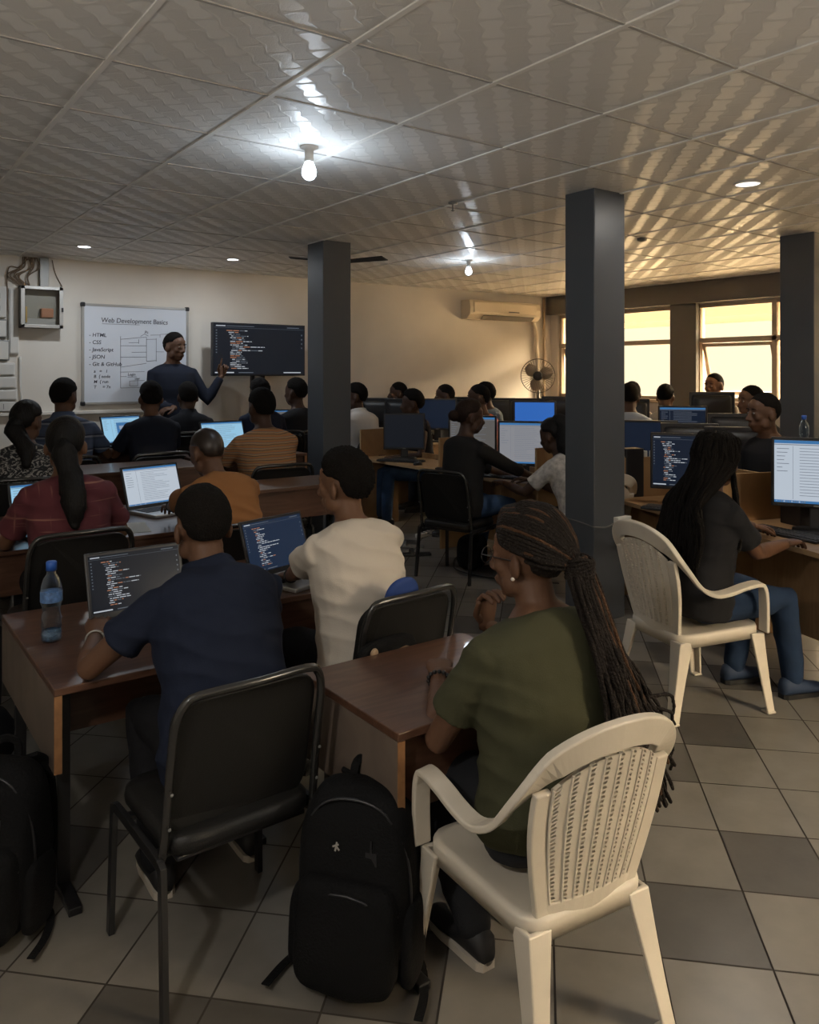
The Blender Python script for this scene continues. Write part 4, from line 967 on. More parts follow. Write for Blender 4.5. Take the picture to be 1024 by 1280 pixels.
    for nm in 'LR':
        a, b, c = LIMB[nm]; v = (a - b).normalized(); w_ = (c - b).normalized()
        mb.tube([a + rt * (.02 if nm == 'L' else -.02), a.lerp(b, .3), a.lerp(b, .65), b, b.lerp(c, .25), b.lerp(c, .6), c], [.048, .047, .041, .036, .038, .032, .024], 14, round_ends=True)
        hp, kn, an = LEG[nm]
        if not hide_legs: mb.tube([hp, hp.lerp(kn, .5), kn, kn.lerp(an, .35), kn.lerp(an, .8), an], [.075, .062, .048, .047, .034, .032], 14, round_ends=True)
    me = remesh(mb, vox, 5, .5)
    # hands, on the same mesh
    hb = MB()
    for nm, sx in (('L', -1), ('R', 1)):
        a, b, c = LIMB[nm]; f = (c - b).normalized(); dn = Vector((0, 0, -1)); 
        if handdir and nm in handdir:
            f = (inv.to_3x3() @ Vector(handdir[nm][0])).normalized()
            if len(handdir[nm]) > 1: dn = (inv.to_3x3() @ Vector(handdir[nm][1])).normalized()
        elif abs(f.z) < .95: f = Vector((f.x, f.y, f.z * .35)).normalized()
        else: f = (f + Vector((0, .5, 0))).normalized(); dn = Vector((-sx, 0, 0))
        cr = f.cross((dn - f * dn.dot(f)).normalized()); side = 1 if cr.dot(rt) * sx < 0 else -1
        hand_geo(hb, c, f, dn, side, curl=curl, point=(point == nm))
    vs = [v.co for v in me.vertices]; fs = [tuple(p.vertices) for p in me.polygons]
    al = MB(); al.add(vs, fs); al.add(hb.v, hb.f); bpy.data.meshes.remove(me); me = al.mesh('body')
    body = link_mesh(me, 'body', sk, t)
    if face:
        for sx in (-1, 1):
            e = MB().ell((sx * .031, .0835, .006), (.0115, .0075, .0058), Mh, 12, 8); eo = e.build('eye', M_eye, t, True)
            MB().ell((sx * .031 + .001, .0885, .006), (.0055, .003, .0052), Mh, 10, 6).build('iris', M_iris, eo, True)
            MB().tube([Mh @ Vector((sx * (.031 + .022 * q), .093 - .012 * abs(q), .030 + .004 * (1 - q * q))) for q in (-1, -.4, .3, 1)], [.002, .0036, .0034, .0015], 6).build('eyebrow', M_hair, t, True)
    # ---- shirt
    mb = MB(); o = .012; h0 = -.075 if hem is None else hem
    sec = [(h0 - .006, .156, .112, 0)] + [q for q in TOR if q[0] > h0 + .01 and q[0] < .495]
    rs = [ring(l, rx + o * (1.7 if l < .3 else 1), ry + o * (2.0 if l < .3 else 1), fo) for l, rx, ry, fo in sec]
    rs.append(ring(.504, .074, .068, -.012)); mb.rings(rs, True)
    if collar:
        mb.rings([ring(.488, .078, .072, -.010), ring(.515, .072, .073, -.006), ring(.540, .067, .070, -.001)], True)
    for nm in 'LR':
        a, b, c = LIMB[nm]; inn = a + rt * (.035 if nm == 'L' else -.035)
        if sleeve == 'short': mb.tube([inn, a, a.lerp(b, .4 * slen), a.lerp(b, .75 * slen), a.lerp(b, slen)], [.060, .060, .060, .061, .065], 16)
        elif sleeve == 'long': mb.tube([inn, a, a.lerp(b, .4), a.lerp(b, .8), b, b.lerp(c, .25), b.lerp(c, .6), b.lerp(c, .93)], [.062, .062, .059, .052, .050, .048, .043, .036], 16)
        elif sleeve == 'three': mb.tube([inn, a, a.lerp(b, .4), a.lerp(b, .8), b, b.lerp(c, .25), b.lerp(c, .5)], [.064, .065, .061, .055, .052, .049, .046], 16)
        else: mb.tube([inn, a, a.lerp(b, .12)], [.060, .060, .055], 16)
    me = remesh(mb, vox, 16 if vox < .009 else 5, .5)
    if fold: displace(me, fold, 5, 13, seed)
    link_mesh(me, 'shirt', shirt, t)
    # ---- trousers and shoes
    if not hide_legs:
        mb = MB(); rs = [ring(l, rx + .008, ry + .008, fo) for l, rx, ry, fo in TOR[:4]]; mb.rings(rs, True)
        for nm in 'LR':
            hp, kn, an = LEG[nm]; mb.tube([hp, hp.lerp(kn, .4), hp.lerp(kn, .8), kn, kn.lerp(an, .3), kn.lerp(an, .7), an + Vector((0, 0, .015))], [.092, .086, .070, .065, .062, .056, .052], 16, round_ends=True)
        me = remesh(mb, max(vox, .009), 3, .5)
        if fold: displace(me, fold * .8, 6, 9, seed + 1)
        link_mesh(me, 'trousers', pants, t)
        for nm in 'LR':
            hp, kn, an = LEG[nm]; A = Vector((an.x, an.y, 0)); sh = MB()
            prof = [(-.072, .022, .055), (-.055, .036, .085), (-.01, .040, .095), (.05, .042, .070), (.10, .046, .052), (.15, .042, .044), (.178, .026, .034), (.188, .010, .024)]
            rs = []
            for y, w_, h_ in prof: rs.append([A + Vector((w_ * cos(q), y, .012 + h_ * .5 + h_ * .5 * sin(q))) for q in (2 * pi * j / 14 for j in range(14))])
            sh.rings(rs, True); so = sh.build('shoe', shoes, t, True)
            ol = [(A + Vector((w_ * .90 * sg, y, 0))) for sg, seq in ((1, prof), (-1, prof[::-1])) for y, w_, h_ in seq]
            MB().rings([[p + Vector((0, 0, z)) for p in ol] for z in (.0, .022)], True).build('sole', SH_sole if shoes not in (SH_black, SH_blue) else SH_black, so)
    # ---- hair
    if hair == 'bald': hair_cap(Mh, .0015, nz=.0).build('cropped_hair', mat('shaved_hair', (.022, .013, .009), .4), t, True)
    elif hair == 'short': hair_cap(Mh, hair_th, nz=.0035, seed=seed).build('hair', hmat, t, True)
    elif hair == 'afro': hair_cap(Mh, .022, nz=.009, seed=seed, seg=64, ring=48).build('hair', hmat, t, True)
    elif hair in ('tied', 'ponytail', 'bun', 'bob', 'long', 'braids', 'locks'): hair_cap(Mh, .014 if hair != 'bob' else .024, nz=.002 if hair != 'bob' else .006, low=.0, seed=seed).build('hair', hmat if hair != 'braids' else M_braid, t, True)
    return dict(t=t, Mh=Mh, sp=sp, inv=inv, fwd=fwd, rt=rt, up=upv, LIMB=LIMB, s=s, P0=P0, wide=wide)
def tail(d, pts, rad, name, m, n=14, fuzz=.0):
    o = MB().tube(smoothpath(pts, 5), [r for r in rad], n, round_ends=False) if False else None
    P = smoothpath(pts, 5); R_ = []
    for i in range(len(P)): u = i / (len(P) - 1) * (len(rad) - 1); k = min(int(u), len(rad) - 2); R_.append(rad[k] + (rad[k + 1] - rad[k]) * (u - k))
    mb = MB().tube(P, R_, n, round_ends=True)
    if fuzz: mb.v = [tuple(Vector(v) + Vector((noise.noise(Vector(v) * 25), noise.noise(Vector(v) * 25 + Vector((9, 0, 0))), noise.noise(Vector(v) * 18 + Vector((0, 9, 0))))) * fuzz) for v in mb.v]
    return mb.build(name, m, d['t'], True)
def back_pt(d, l, x, off=.0):
    """a point just behind the back at spine length l"""
    p, a = d['sp'](l); ry = .125 if l < .40 else (.118 if l < .46 else .09)
    return p + Vector((x, -cos(a) * (ry + off), sin(a) * (ry + off)))

# --- left rows
navy = person('person in navy shirt typing on the black laptop, nearest left', (.90, 2.10), radians(-4), .93, .40, (14, 36), head=(4, 10, 0), LH=(.665, 2.59, .685), RH=(1.0, 2.60, .655), handdir={'L': ((.30, .90, .28),)}, slen=.55,
    skin=1, shirt=S_navy, collar=True, vox=.0065, wide=1.14, fold=.008, pants=P_black, feet=(-.18, -.14), knees=(.15, .15), shoes=mat('black_trainer', (.012, .012, .013), .55), pole={'L': (-.85, -.5, -.7), 'R': (.7, -.7, -.6)}, curl=(.3, .45, .3))
cream = person('person in cream t-shirt at the silver laptop, seen from behind', (1.56, 2.42), radians(2), .95, .40, (8, 20), head=(24, 2, 0), LH=(1.53, 2.98, .655), RH=(1.66, 2.98, .655),
    skin=2, hair='afro', shirt=S_white, vox=.0065, wide=1.10, fold=.008, feet=(-.1, -.1), pole={'L': (-.7, -.4, -.6), 'R': (.3, -.3, -.9)})
olive = person('person in olive t-shirt with long braided ponytail, nearest the camera', (1.455, 1.40), radians(-2), .93, .345, (6, 17), head=(20, 2, 0), slide=3, LH=(1.37, 1.76, .66), RH=(1.485, 1.69, .80), handdir={'R': ((-.1, -.1, 1), (0, -1, .2))}, slen=.66, hem=-.025, curl=(.7, .9, .6),
    skin=1, hair='braids', shirt=S_olive, vox=.0065, wide=1.30, fold=.007, pants=P_dark, feet=(-.22, -.20), knees=(.13, .10), shoes=mat('black_canvas_shoe', (.012, .012, .014), .6), pole={'L': (-.6, -.2, -.9), 'R': (.7, 0, -.8)})
burg = person('person in burgundy shirt with black ponytail, left side', (.90, 3.93), radians(0), 1.0, .43, (8, 15), head=(-18, 4, 0), LH=(.72, 4.40, .69), RH=(1.16, 4.38, .69),
    skin=2, hair='ponytail', hmat=M_hairs, shirt=S_burg, vox=.009, wide=1.06, fold=.006, hide_legs=False)
rust = person('person in rust t-shirt leaning towards the white-screen laptop', (1.64, 3.74), radians(4), .98, .43, (14, 38), slide=-2, head=(14, 18, 0), LH=(1.56, 4.62, .70), RH=(1.78, 4.60, .70),
    skin=1, hair='bald', shirt=S_rust, vox=.009, wide=1.08, fold=.008, pole={'L': (-.7, -.3, -.6), 'R': (.8, -.3, -.6)})
batikp = person('person in black and white print with low bun, left edge', (.99, 5.52), radians(-8), 1.02, .45, (8, 18), head=(-38, 6, 0), skin=1, hair='bun', hmat=M_hairs, shirt=S_batik, vox=.013, wide=1.02)
bstripe = person('person in blue striped shirt looking towards the whiteboard', (1.42, 6.40), radians(-4), 1.06, .55, (6, 14), head=(-40, 4, 0), skin=1, shirt=S_bstripe, vox=.012, wide=1.14, RH=(1.75, 6.82, .92), LH=(1.2, 6.86, .92), collar=True)
dnavy = person('person in dark navy tee before the light blue laptop', (2.07, 6.34), radians(-6), 1.03, .55, (6, 14), head=(0, 2, 0), skin=1, shirt=S_dnavy, vox=.012, wide=1.06, LH=(1.95, 6.82, .92), RH=(2.2, 6.8, .92))
suit = person('person in dark suit seated just in front of the teacher', (2.58, 6.92), radians(-10), 1.0, .56, (6, 12), head=(0, 2, 0), skin=0, shirt=S_suit, sleeve='long', vox=.013, wide=1.08, collar=True)
ostripe = person('person in orange striped shirt with short black hair', (2.57, 5.28), radians(-2), 1.10, .45, (8, 18), head=(6, 4, 0), skin=0, shirt=S_ostripe, vox=.011, wide=1.16, LH=(2.45, 5.86, .90), RH=(2.74, 5.84, .90))
person('person in dark blue behind the orange-striped person', (3.15, 6.60), radians(-4), 1.04, .56, (6, 12), head=(0, 4, 0), skin=0, shirt=S_navy, vox=.014)
person('person in black seated beside the left column', (3.67, 6.85), radians(6), 1.06, .54, (6, 12), head=(24, 0, 0), skin=0, shirt=S_black, vox=.013, LH=(3.58, 7.22, .92), RH=(3.76, 7.22, .92))
# --- the teacher
teach = person('person in dark sweater standing and pointing at the television', (2.74, 7.82), radians(172), 1.115, .45, (0, 2), head=(36, 4, 0), LH=(3.20, 7.70, 1.475), RH=(2.66, 7.55, 1.17), skin=1, shirt=S_dnavy, sleeve='long',
    stand=True, vox=.008, wide=1.06, face=True, pole={'L': (-.3, .1, -1), 'R': (.6, -.6, -.6)}, handdir={'L': ((.25, .0, 1), (0, -1, 0)), 'R': ((-1, -.2, -.1), (0, .2, -1))}, point='L', hair_th=.006)
# --- computer side
blackw = person('person in black top and blue jeans at the white document monitor', (3.80, 4.62), RZ + radians(6), 1.0, .44, (4, 10), head=(-32, 6, 0), RH=(4.34, 4.40, .71), LH=(4.30, 4.70, .71), skin=0, hair='bun', hmat=M_brownhair, shirt=S_blackw, sleeve='three', pants=P_jean,
    shoes=SH_tan, vox=.010, feet=(-.10, -.06), curl=(.3, .4, .3), wide=1.0)
dread = person('person with long black dreadlocks and jeans in white armchair', (3.225, 2.22), R1, .96, .40, (6, 14), head=(2, 8, 0), RH=(3.665, 2.03, .695), LH=(3.90, 2.28, .69), skin=1, hair='locks', hmat=M_hair, shirt=S_black, sleeve='short', pants=P_djean,
    shoes=SH_blue, vox=.0075, feet=(-.08, .06), knees=(.12, .12), curl=(.35, .5, .3), wide=1.06, fold=.006, pole={'R': (.2, -.3, -1)})
hidden = person('person with long dark hair half hidden behind middle column', (4.24, 3.80), radians(4), .96, .40, (16, 36), head=(10, 14, 0), skin=0, hair='long', hmat=M_hairs, shirt=P_cream, sleeve='short', pants=P_dark, vox=.012, LH=(3.98, 4.34, .70), RH=(4.2, 4.3, .71))
def side(label, xy, yawdeg, s, headyaw, shirt, chair=None, **k):
    if k.get('face'): k.setdefault('vox', .008); k.setdefault('hair_th', .001)
    if chair: office_chair(chair, (xy[0], xy[1], 0), radians(yawdeg), 1.03)
    return person(label, xy, radians(yawdeg), s, k.pop('seat', .47), k.pop('lean', (6, 12)), head=(headyaw, k.pop('pitch', 2), 0), shirt=shirt, vox=k.pop('vox', .013), hide_legs=False, skin=k.pop('skin', 0), **k)
side('person in white shirt turned left, beside the left column', (4.44, 6.96), 10, 1.08, 46, S_offw, vox=.011, collar=True, wide=1.1, pants=P_jean)
side('person in black turned left, in front of back wall', (5.68, 7.92), 75, 1.08, -18, S_black, face=True, chair='black padded chair in front of back wall')
side('person in black vest with dark bobbed hair', (4.84, 6.50), 80, 1.02, -14, S_black, hair='bob', sleeve='none', pants=P_jean, seat=.45)
side('person in grey shirt in profile against back wall', (5.66, 6.99), 78, 1.06, -20, S_grey, face=True, chair='black padded chair of the grey-shirted man')
side('person in pink and orange shirt turned left', (5.15, 5.82), 78, 1.08, -22, S_pink, face=True, chair='black padded chair of the pink-shirted person')
side('person in blue-grey shirt behind the pink-shirted person', (6.16, 6.88), 78, 1.08, -14, S_bluegrey, chair='black padded chair of the blue-grey-shirted person')
side('person in light blue shirt seen from behind, right of middle column', (6.48, 5.20), -46, 1.08, 4, S_lblue, pitch=6, chair='black padded chair of the light-blue-shirted person')
side('person with rounded dark head under the window, farthest back', (7.55, 6.02), -45, 1.08, 0, S_brown, chair='black padded chair under the farthest head below the window')
side('person with white collar bent towards the window', (7.36, 5.42), -42, 1.06, -22, S_offw, pitch=14, skin=1, collar=True, chair='black padded chair of the white-collared person')
side('person in brown shirt facing the room in front of the open window', (7.98, 5.20), 105, 1.10, -18, S_brown, face=True, skin=2, seat=.56, collar=True, chair='black padded chair of the brown-shirted person at the window')
side('young person in black looking left, beside the window mullion', (6.62, 3.90), 84, 1.08, -22, S_black, face=True, skin=2, chair='black padded chair of the young person in black')
blackr = side('person in black with white towel looking left, by right column', (5.19, 2.95), 84, 1.06, -22, S_black, face=True, skin=1, vox=.007, seat=.46, hair_th=.001, chair='black padded chair of the person with white towel')

# --- long hair, braids and small things worn
def locks(d, n, top, ends, rad, m_fn, seed, spread):
    pass
def hang(mb_sets, P, r0, r1, R, wob=.006, n=6):
    P = smoothpath(P, 6); Q = []; ph = R.uniform(0, 6)
    for i, p in enumerate(P):
        k = i * .55; Q.append(p + Vector((sin(k + ph), cos(k * .8 + ph), 0)) * wob * min(1, i / 8))
    rr = [r0 + (r1 - r0) * i / (len(Q) - 1) for i in range(len(Q))]
    rr = [r * (1 + .16 * sin(i * 2.2 + ph)) for i, r in enumerate(rr)]
    mb_sets.tube(Q, rr, n, round_ends=True)
def scalp(Mh, d, th=.018):
    d = d.normalized(); return Mh @ (CC + Vector((d.x * (CR.x + th), d.y * (CR.y + th), d.z * (CR.z + th))))
def olive_braids(d):
    R = random.Random(5); Mh = d['Mh']; t = d['t']; mb = MB(); lt = MB()
    tieD = Vector((.10, -1.0, -.30)); tie = scalp(Mh, tieD, .045)
    starts = []
    for k in range(80):
        a = radians(-108 + 216 * (k + .5) / 80)
        for lv, el in ((0, 0),):
            y = cos(a); x = sin(a); zl = hairline(y * .95) + .06
            starts.append(Vector((x * sqrt(max(.05, 1 - zl * zl)), y * sqrt(max(.05, 1 - zl * zl)), zl)))
    for k in range(40):
        a = radians(-80 + 160 * k / 39); starts.append(Vector((sin(a) * .9, cos(a) * .45 - .05, .75)))
    for q, v in enumerate(starts):
        v = v.normalized(); pts = []
        for i in range(7):
            u = i / 6; dd = v.lerp(tieD.normalized(), u); pts.append(scalp(Mh, dd, .012 + .022 * u + .006 * sin(pi * u)))
        tgt = lt if R.random() < .10 else mb
        hang(tgt, pts + [tie + Vector((R.uniform(-.02, .02), R.uniform(-.02, .02), R.uniform(-.02, .02)))], .0058, .0052, R, .0012)
    for q in range(95):
        ang = R.uniform(0, 2 * pi); rr = sqrt(R.random()); x0, y0 = cos(ang) * rr, sin(ang) * rr
        s0 = tie + Vector((x0 * .034, y0 * .024, 0)); ln = R.uniform(.36, .50) if R.random() < .8 else R.uniform(.25, .36)
        pts = [s0 + Vector((0, .015, .02)), s0 + Vector((x0 * .012, -.012, -.03))]
        for k in range(1, 6):
            u = k / 5; l = .47 - ln * u; b = back_pt(d, max(l, .0), 0, .02)
            px_ = tie.x + .085 * u + x0 * (.034 + .075 * u) + R.uniform(-.006, .006)
            pts.append(Vector((px_, b.y - .024 - abs(y0) * .03 + .012 * (1 - u), b.z)))
        hang(lt if R.random() < .10 else mb, pts, .0068, .0048, R, .0045)
    # a few stray curled ends at the right
    for q in range(4):
        b = back_pt(d, .12 + .035 * q, 0, .02); b2 = back_pt(d, .30, 0, .02); o = tie.x + .17 + .012 * q
        hang(mb, [Vector((tie.x + .06, b2.y - .02, b2.z)), Vector((tie.x + .12, b2.y - .03, (b2.z + b.z) / 2)), Vector((o, b.y - .03, b.z + .03)), Vector((o + .030, b.y - .02, b.z)), Vector((o + .018, b.y - .03, b.z - .03)), Vector((o + .035, b.y - .02, b.z - .06))], .0055, .004, R, .004)
    o = mb.build('braids', M_braid, t, True); lt.build('highlighted_braids', M_braidl, o, True)
    w_ = MB()
    for q in range(7):
        c = tie + Vector((0, -.005, -.022 + .007 * q)); w_.tube([c + Vector((.040 * cos(2 * pi * j / 18), .032 * sin(2 * pi * j / 18), .006 * sin(4 * pi * j / 18 + q))) for j in range(19)], .0065, 6)
    w_.build('braid_wrap', M_braid, t, True)
    # spectacles, ear stud, beaded bracelet
    g = MB()
    for sx in (-1, 1):
        g.tube([Mh @ Vector((sx * (.034 + .027 * cos(2 * pi * j / 16)), .108, .004 + .022 * sin(2 * pi * j / 16))) for j in range(17)], .0016, 6)
        g.tube([Mh @ Vector(p) for p in ((sx * .061, .107, .010), (sx * .080, .05, .010), (sx * .084, -.005, .006), (sx * .082, -.02, -.01))], .0018, 6)
    g.tube([Mh @ Vector((x, .110, .008)) for x in (-.010, 0, .010)], .0015, 6); g.build('spectacles', M_black, t, True)
    MB().ell((-.088, -.002, -.040), (.005, .006, .005), Mh, 10, 6).build('ear_stud', mat('pearl', (.7, .66, .6), .2), t, True)
    wv = d['LIMB']['L']; c = wv[2].lerp(wv[1], .08); ax = (wv[2] - wv[1]).normalized(); u = ax.orthogonal().normalized(); v = ax.cross(u); b = MB()
    for k in range(14): b.ell(c + u * .031 * cos(2 * pi * k / 14) + v * .031 * sin(2 * pi * k / 14), (.0065, .0065, .0065), None, 8, 6)
    b.build('bead_bracelet', M_blackpl, t, True)
olive_braids(olive)
def dread_locks(d):
    R = random.Random(8); Mh = d['Mh']; mb = MB(); t = d['t']
    for k in range(120):
        a = radians(-150 + 300 * k / 119 + R.uniform(-3, 3)); v = Vector((sin(a) * .95, -cos(a) * .95, R.uniform(-.15, .85))).normalized()
        if v.y > .45 and v.z < .5: continue
        p0 = scalp(Mh, Vector((v.x * .3, v.y * .25 + .05, .97)), .014); p1 = scalp(Mh, v, .020); low = scalp(Mh, Vector((v.x, min(v.y, .25), -.45)), .028)
        L = R.uniform(.20, .40); x = v.x * (.13 + .05 * R.random()) + .02; pts = [p0, scalp(Mh, Vector((v.x * .7, v.y * .7, .7)), .020), p1, low]
        for q in range(1, 5):
            u = q / 4; l = .50 - L * u; b = back_pt(d, l, x, .016 + .02 * R.random()); yy = b.y if v.y < .25 else low.y - .05 * u
            pts.append(Vector((low.x + (x - low.x) * min(1, u * 1.6), yy, b.z)))
        hang(mb, pts, .0085, .0062, R, .003, 7)
    mb.build('dreadlocks', M_hair, t, True)
dread_locks(dread)
# ponytail, bun, long hair
Mh = burg['Mh']
tail(burg, [scalp(Mh, Vector((.05, -1, -.25)), .0), scalp(Mh, Vector((.03, -1, -.45)), .03)] + [back_pt(burg, l, -.01, .03) for l in (.50, .42, .34, .27)], [.035, .052, .050, .056, .050, .024], 'ponytail', M_hairs, 16, .012)
Mh = batikp['Mh']; tail(batikp, [scalp(Mh, Vector((0, -1, -.4)), .0), scalp(Mh, Vector((0, -1, -.75)), .03), back_pt(batikp, .46, 0, .03), back_pt(batikp, .36, 0, .02)], [.045, .058, .05, .03], 'plait', M_hairs, 14, .012)
Mh = blackw['Mh']; MB().ell((0, 0, 0), (.052, .050, .045), Matrix.Translation(scalp(Mh, Vector((0, -1, -.25)), .012)), 16, 10).build('hair_bun', M_brownhair, blackw['t'], True)
Mh = hidden['Mh']; tail(hidden, [scalp(Mh, Vector((0, -.6, .6)), .0), scalp(Mh, Vector((0, -1, -.1)), .01), back_pt(hidden, .50, 0, .02), back_pt(hidden, .38, .02, .02), back_pt(hidden, .26, .02, .02)], [.06, .085, .095, .09, .05], 'long_hair', M_hairs, 16, .012)
# wristband of the navy-shirted person, watch-like bands
def band(d, side_, m, name, k=.12, r=.029):
    a, b, c = d['LIMB'][side_]; p = c.lerp(b, k); ax = (c - b).normalized(); u = ax.orthogonal().normalized(); v = ax.cross(u)
    MB().tube([p + u * r * cos(2 * pi * j / 20) + v * r * sin(2 * pi * j / 20) for j in range(21)], .0035, 6).build(name, m, d['t'], True)
band(navy, 'L', M_alu, 'bracelet'); band(rust, 'L', M_blackpl, 'wristband'); band(cream, 'L', M_blackpl, 'wristband')

# ------------------------------------------------------------------ small things
def bottle(label, loc, s=1.0, capc=(.03, .12, .50), lab=True):
    t = thing('water_bottle', label, 'bottle', loc, 0, None, s)
    pr = [(.001, 0), (.026, 0), (.031, .006), (.032, .03), (.0295, .04), (.032, .05), (.0295, .062), (.032, .074), (.0285, .088), (.0265, .10), (.0285, .112), (.033, .125), (.033, .165), (.031, .180), (.024, .202), (.0145, .216), (.0135, .232)]
    MB().lathe(pr, 28).build('bottle_body', clear_plastic_m, t, True)
    MB().lathe([(.001, .228), (.0165, .228), (.0165, .254), (.014, .257), (.001, .257)], 24).build('cap', mat('blue_cap', capc, .4), t, True)
    if lab: MB().lathe([(.0333, .128), (.0337, .13), (.0337, .160), (.0333, .162)], 28).build('label_band', mat('blue_label', (.10, .20, .42), .5, var=.6, vscale=50), t, True)
    MB().lathe([(.001, .004), (.024, .004), (.0285, .012), (.0285, .035), (.001, .035)], 24).build('water', mat('blue_water', (.25, .42, .62), .1, trans=.7), t, True)
clear_plastic_m = clear_plastic()
bottle('clear plastic water bottle with blue cap on front left desk', (.585, 2.83, .62), 1.02)
bottle('clear bottle on black computer tower at right edge', (4.43, 2.35, 1.06), .8, (.5, .5, .5), False)

t = thing('computer_tower', 'black computer tower behind the bright right-edge monitor', 'computer', (4.40, 2.34, .66), R1); MB().bx(-.075, .075, -.09, .09, 0, .40).build('case', M_blackpl, t, bevel=.006); MB().bx(-.05, .05, -.093, -.089, .28, .36).build('drive_panel', M_greybox, t)
def superq(mb, c, r, e1=.5, e2=.5, M=None, seg=28, ring=18, shape=None):
    vs = []; fs = []
    def pw(v, e): return (1 if v >= 0 else -1) * abs(v) ** e
    for i in range(ring + 1):
        th = -pi / 2 + pi * i / ring
        for j in range(seg):
            ph = 2 * pi * j / seg; p = Vector((r[0] * pw(cos(th), e1) * pw(cos(ph), e2), r[1] * pw(cos(th), e1) * pw(sin(ph), e2), r[2] * pw(sin(th), e1)))
            if shape: p = shape(p)
            p = Vector(c) + p; vs.append(M @ p if M else p)
    for i in range(ring):
        for j in range(seg): k = (j + 1) % seg; fs.append((i * seg + j, i * seg + k, (i + 1) * seg + k, (i + 1) * seg + j))
    return mb.add(vs, fs)
def backpack(label, loc, rz, s=1.0, logo=True, tilt=6):
    t = thing('backpack', label, 'bag', loc, rz, None, s); t.rotation_euler = (radians(-tilt), 0, rz)
    def shp(p): k = p.z / .24; return Vector((p.x * (1 - .10 * max(0, k) ** 2), p.y * (1 - .30 * max(0, k) + .05 * k), p.z))
    mb = superq(MB(), (0, 0, .245), (.155, .105, .24), .45, .55, None, 36, 26, shp); mb.v = [tuple(Vector(v) + Vector((noise.noise(Vector(v) * 9), noise.noise(Vector(v) * 9 + Vector((7, 0, 0))), 0)) * .012) for v in mb.v]
    mb.build('bag_body', M_pack, t, True)
    fp = superq(MB(), (0, -.085, .150), (.135, .060, .135), .4, .5, None, 30, 20); fp.v = [tuple(Vector(v) + Vector((0, noise.noise(Vector(v) * 12) * .012, 0))) for v in fp.v]
    f = fp.build('front_pocket', M_pack, t, True)
    z = MB(); z.tube([(.134 * q, -.088 - .048 * (1 - q ** 4), .262 - .05 * q * q) for q in (-1, -.8, -.5, -.2, .1, .4, .7, 1)], .004, 6); z.build('pocket_zip', M_blackpl, f, True)
    z = MB(); z.tube(smoothpath([(-.15, -.02, .16), (-.145, -.05, .32), (-.09, -.072, .435), (0, -.072, .462), (.09, -.072, .435), (.145, -.05, .32), (.15, -.02, .16)], 5), .0045, 6); z.build('main_zip', M_blackpl, t, True)
    MB().strip(smoothpath([(-.04, .04, .46), (-.035, .05, .51), (0, .055, .525), (.035, .05, .51), (.04, .04, .46)], 4), .022, .008, (0, 1, .3)).build('grab_handle', M_pack, t)
    for sx in (-1, 1):
        MB().strip(smoothpath([(sx * .06, .07, .47), (sx * .075, .13, .42), (sx * .09, .15, .28), (sx * .11, .12, .13), (sx * .125, .085, .05)], 5), .055, .014, (0, 1, 0)).build('shoulder_strap', M_pack, t, bevel=.004)
        MB().strip(smoothpath([(sx * .125, .08, .05), (sx * .16, .06, .02), (sx * .19, -.03, .010), (sx * .20, -.12, .008)], 5), .022, .003, (0, 0, 1)).build('strap_tail', M_pack, t)
        superq(MB(), (sx * .150, 0, .12), (.022, .075, .10), .5, .6, None, 20, 12).build('side_pocket', M_pack, t, True)
    MB().box((.06, -.090, .335), (.030, .006, .030)).box((.06, -.094, .365), (.004, .003, .03)).build('zip_pull', M_blackpl, t)
    if logo:
        g = MB(); 
        for a, b in (((-.010, .000), (.006, .007)), ((-.003, -.010), (.001, .012)), ((.000, .001), (.008, -.007))): g.strip([(a[0] - .03, -.1005, a[1] + .355), (b[0] - .03, -.1005, b[1] + .355)], .004, .0015, (0, 1, 0))
        g.build('emblem', mat('emblem_grey', (.35, .33, .30), .5), t)
    return t
backpack('black backpack with small emblem standing between the two front desks', (1.055, 1.69, .004), radians(-52), .96)
backpack('black backpack at the left edge leaning on front left desk', (.335, 2.40, .004), radians(-40), .92, False)
tag(MB().lathe([(.001, 0), (.12, 0), (.16, .05), (.17, .12), (.13, .19), (.05, .22), (.001, .225)], 20, (.42, 3.45, 0)).build('bag', M_pack, None, True), 'dark slumped bag on floor under the left desk', 'bag')

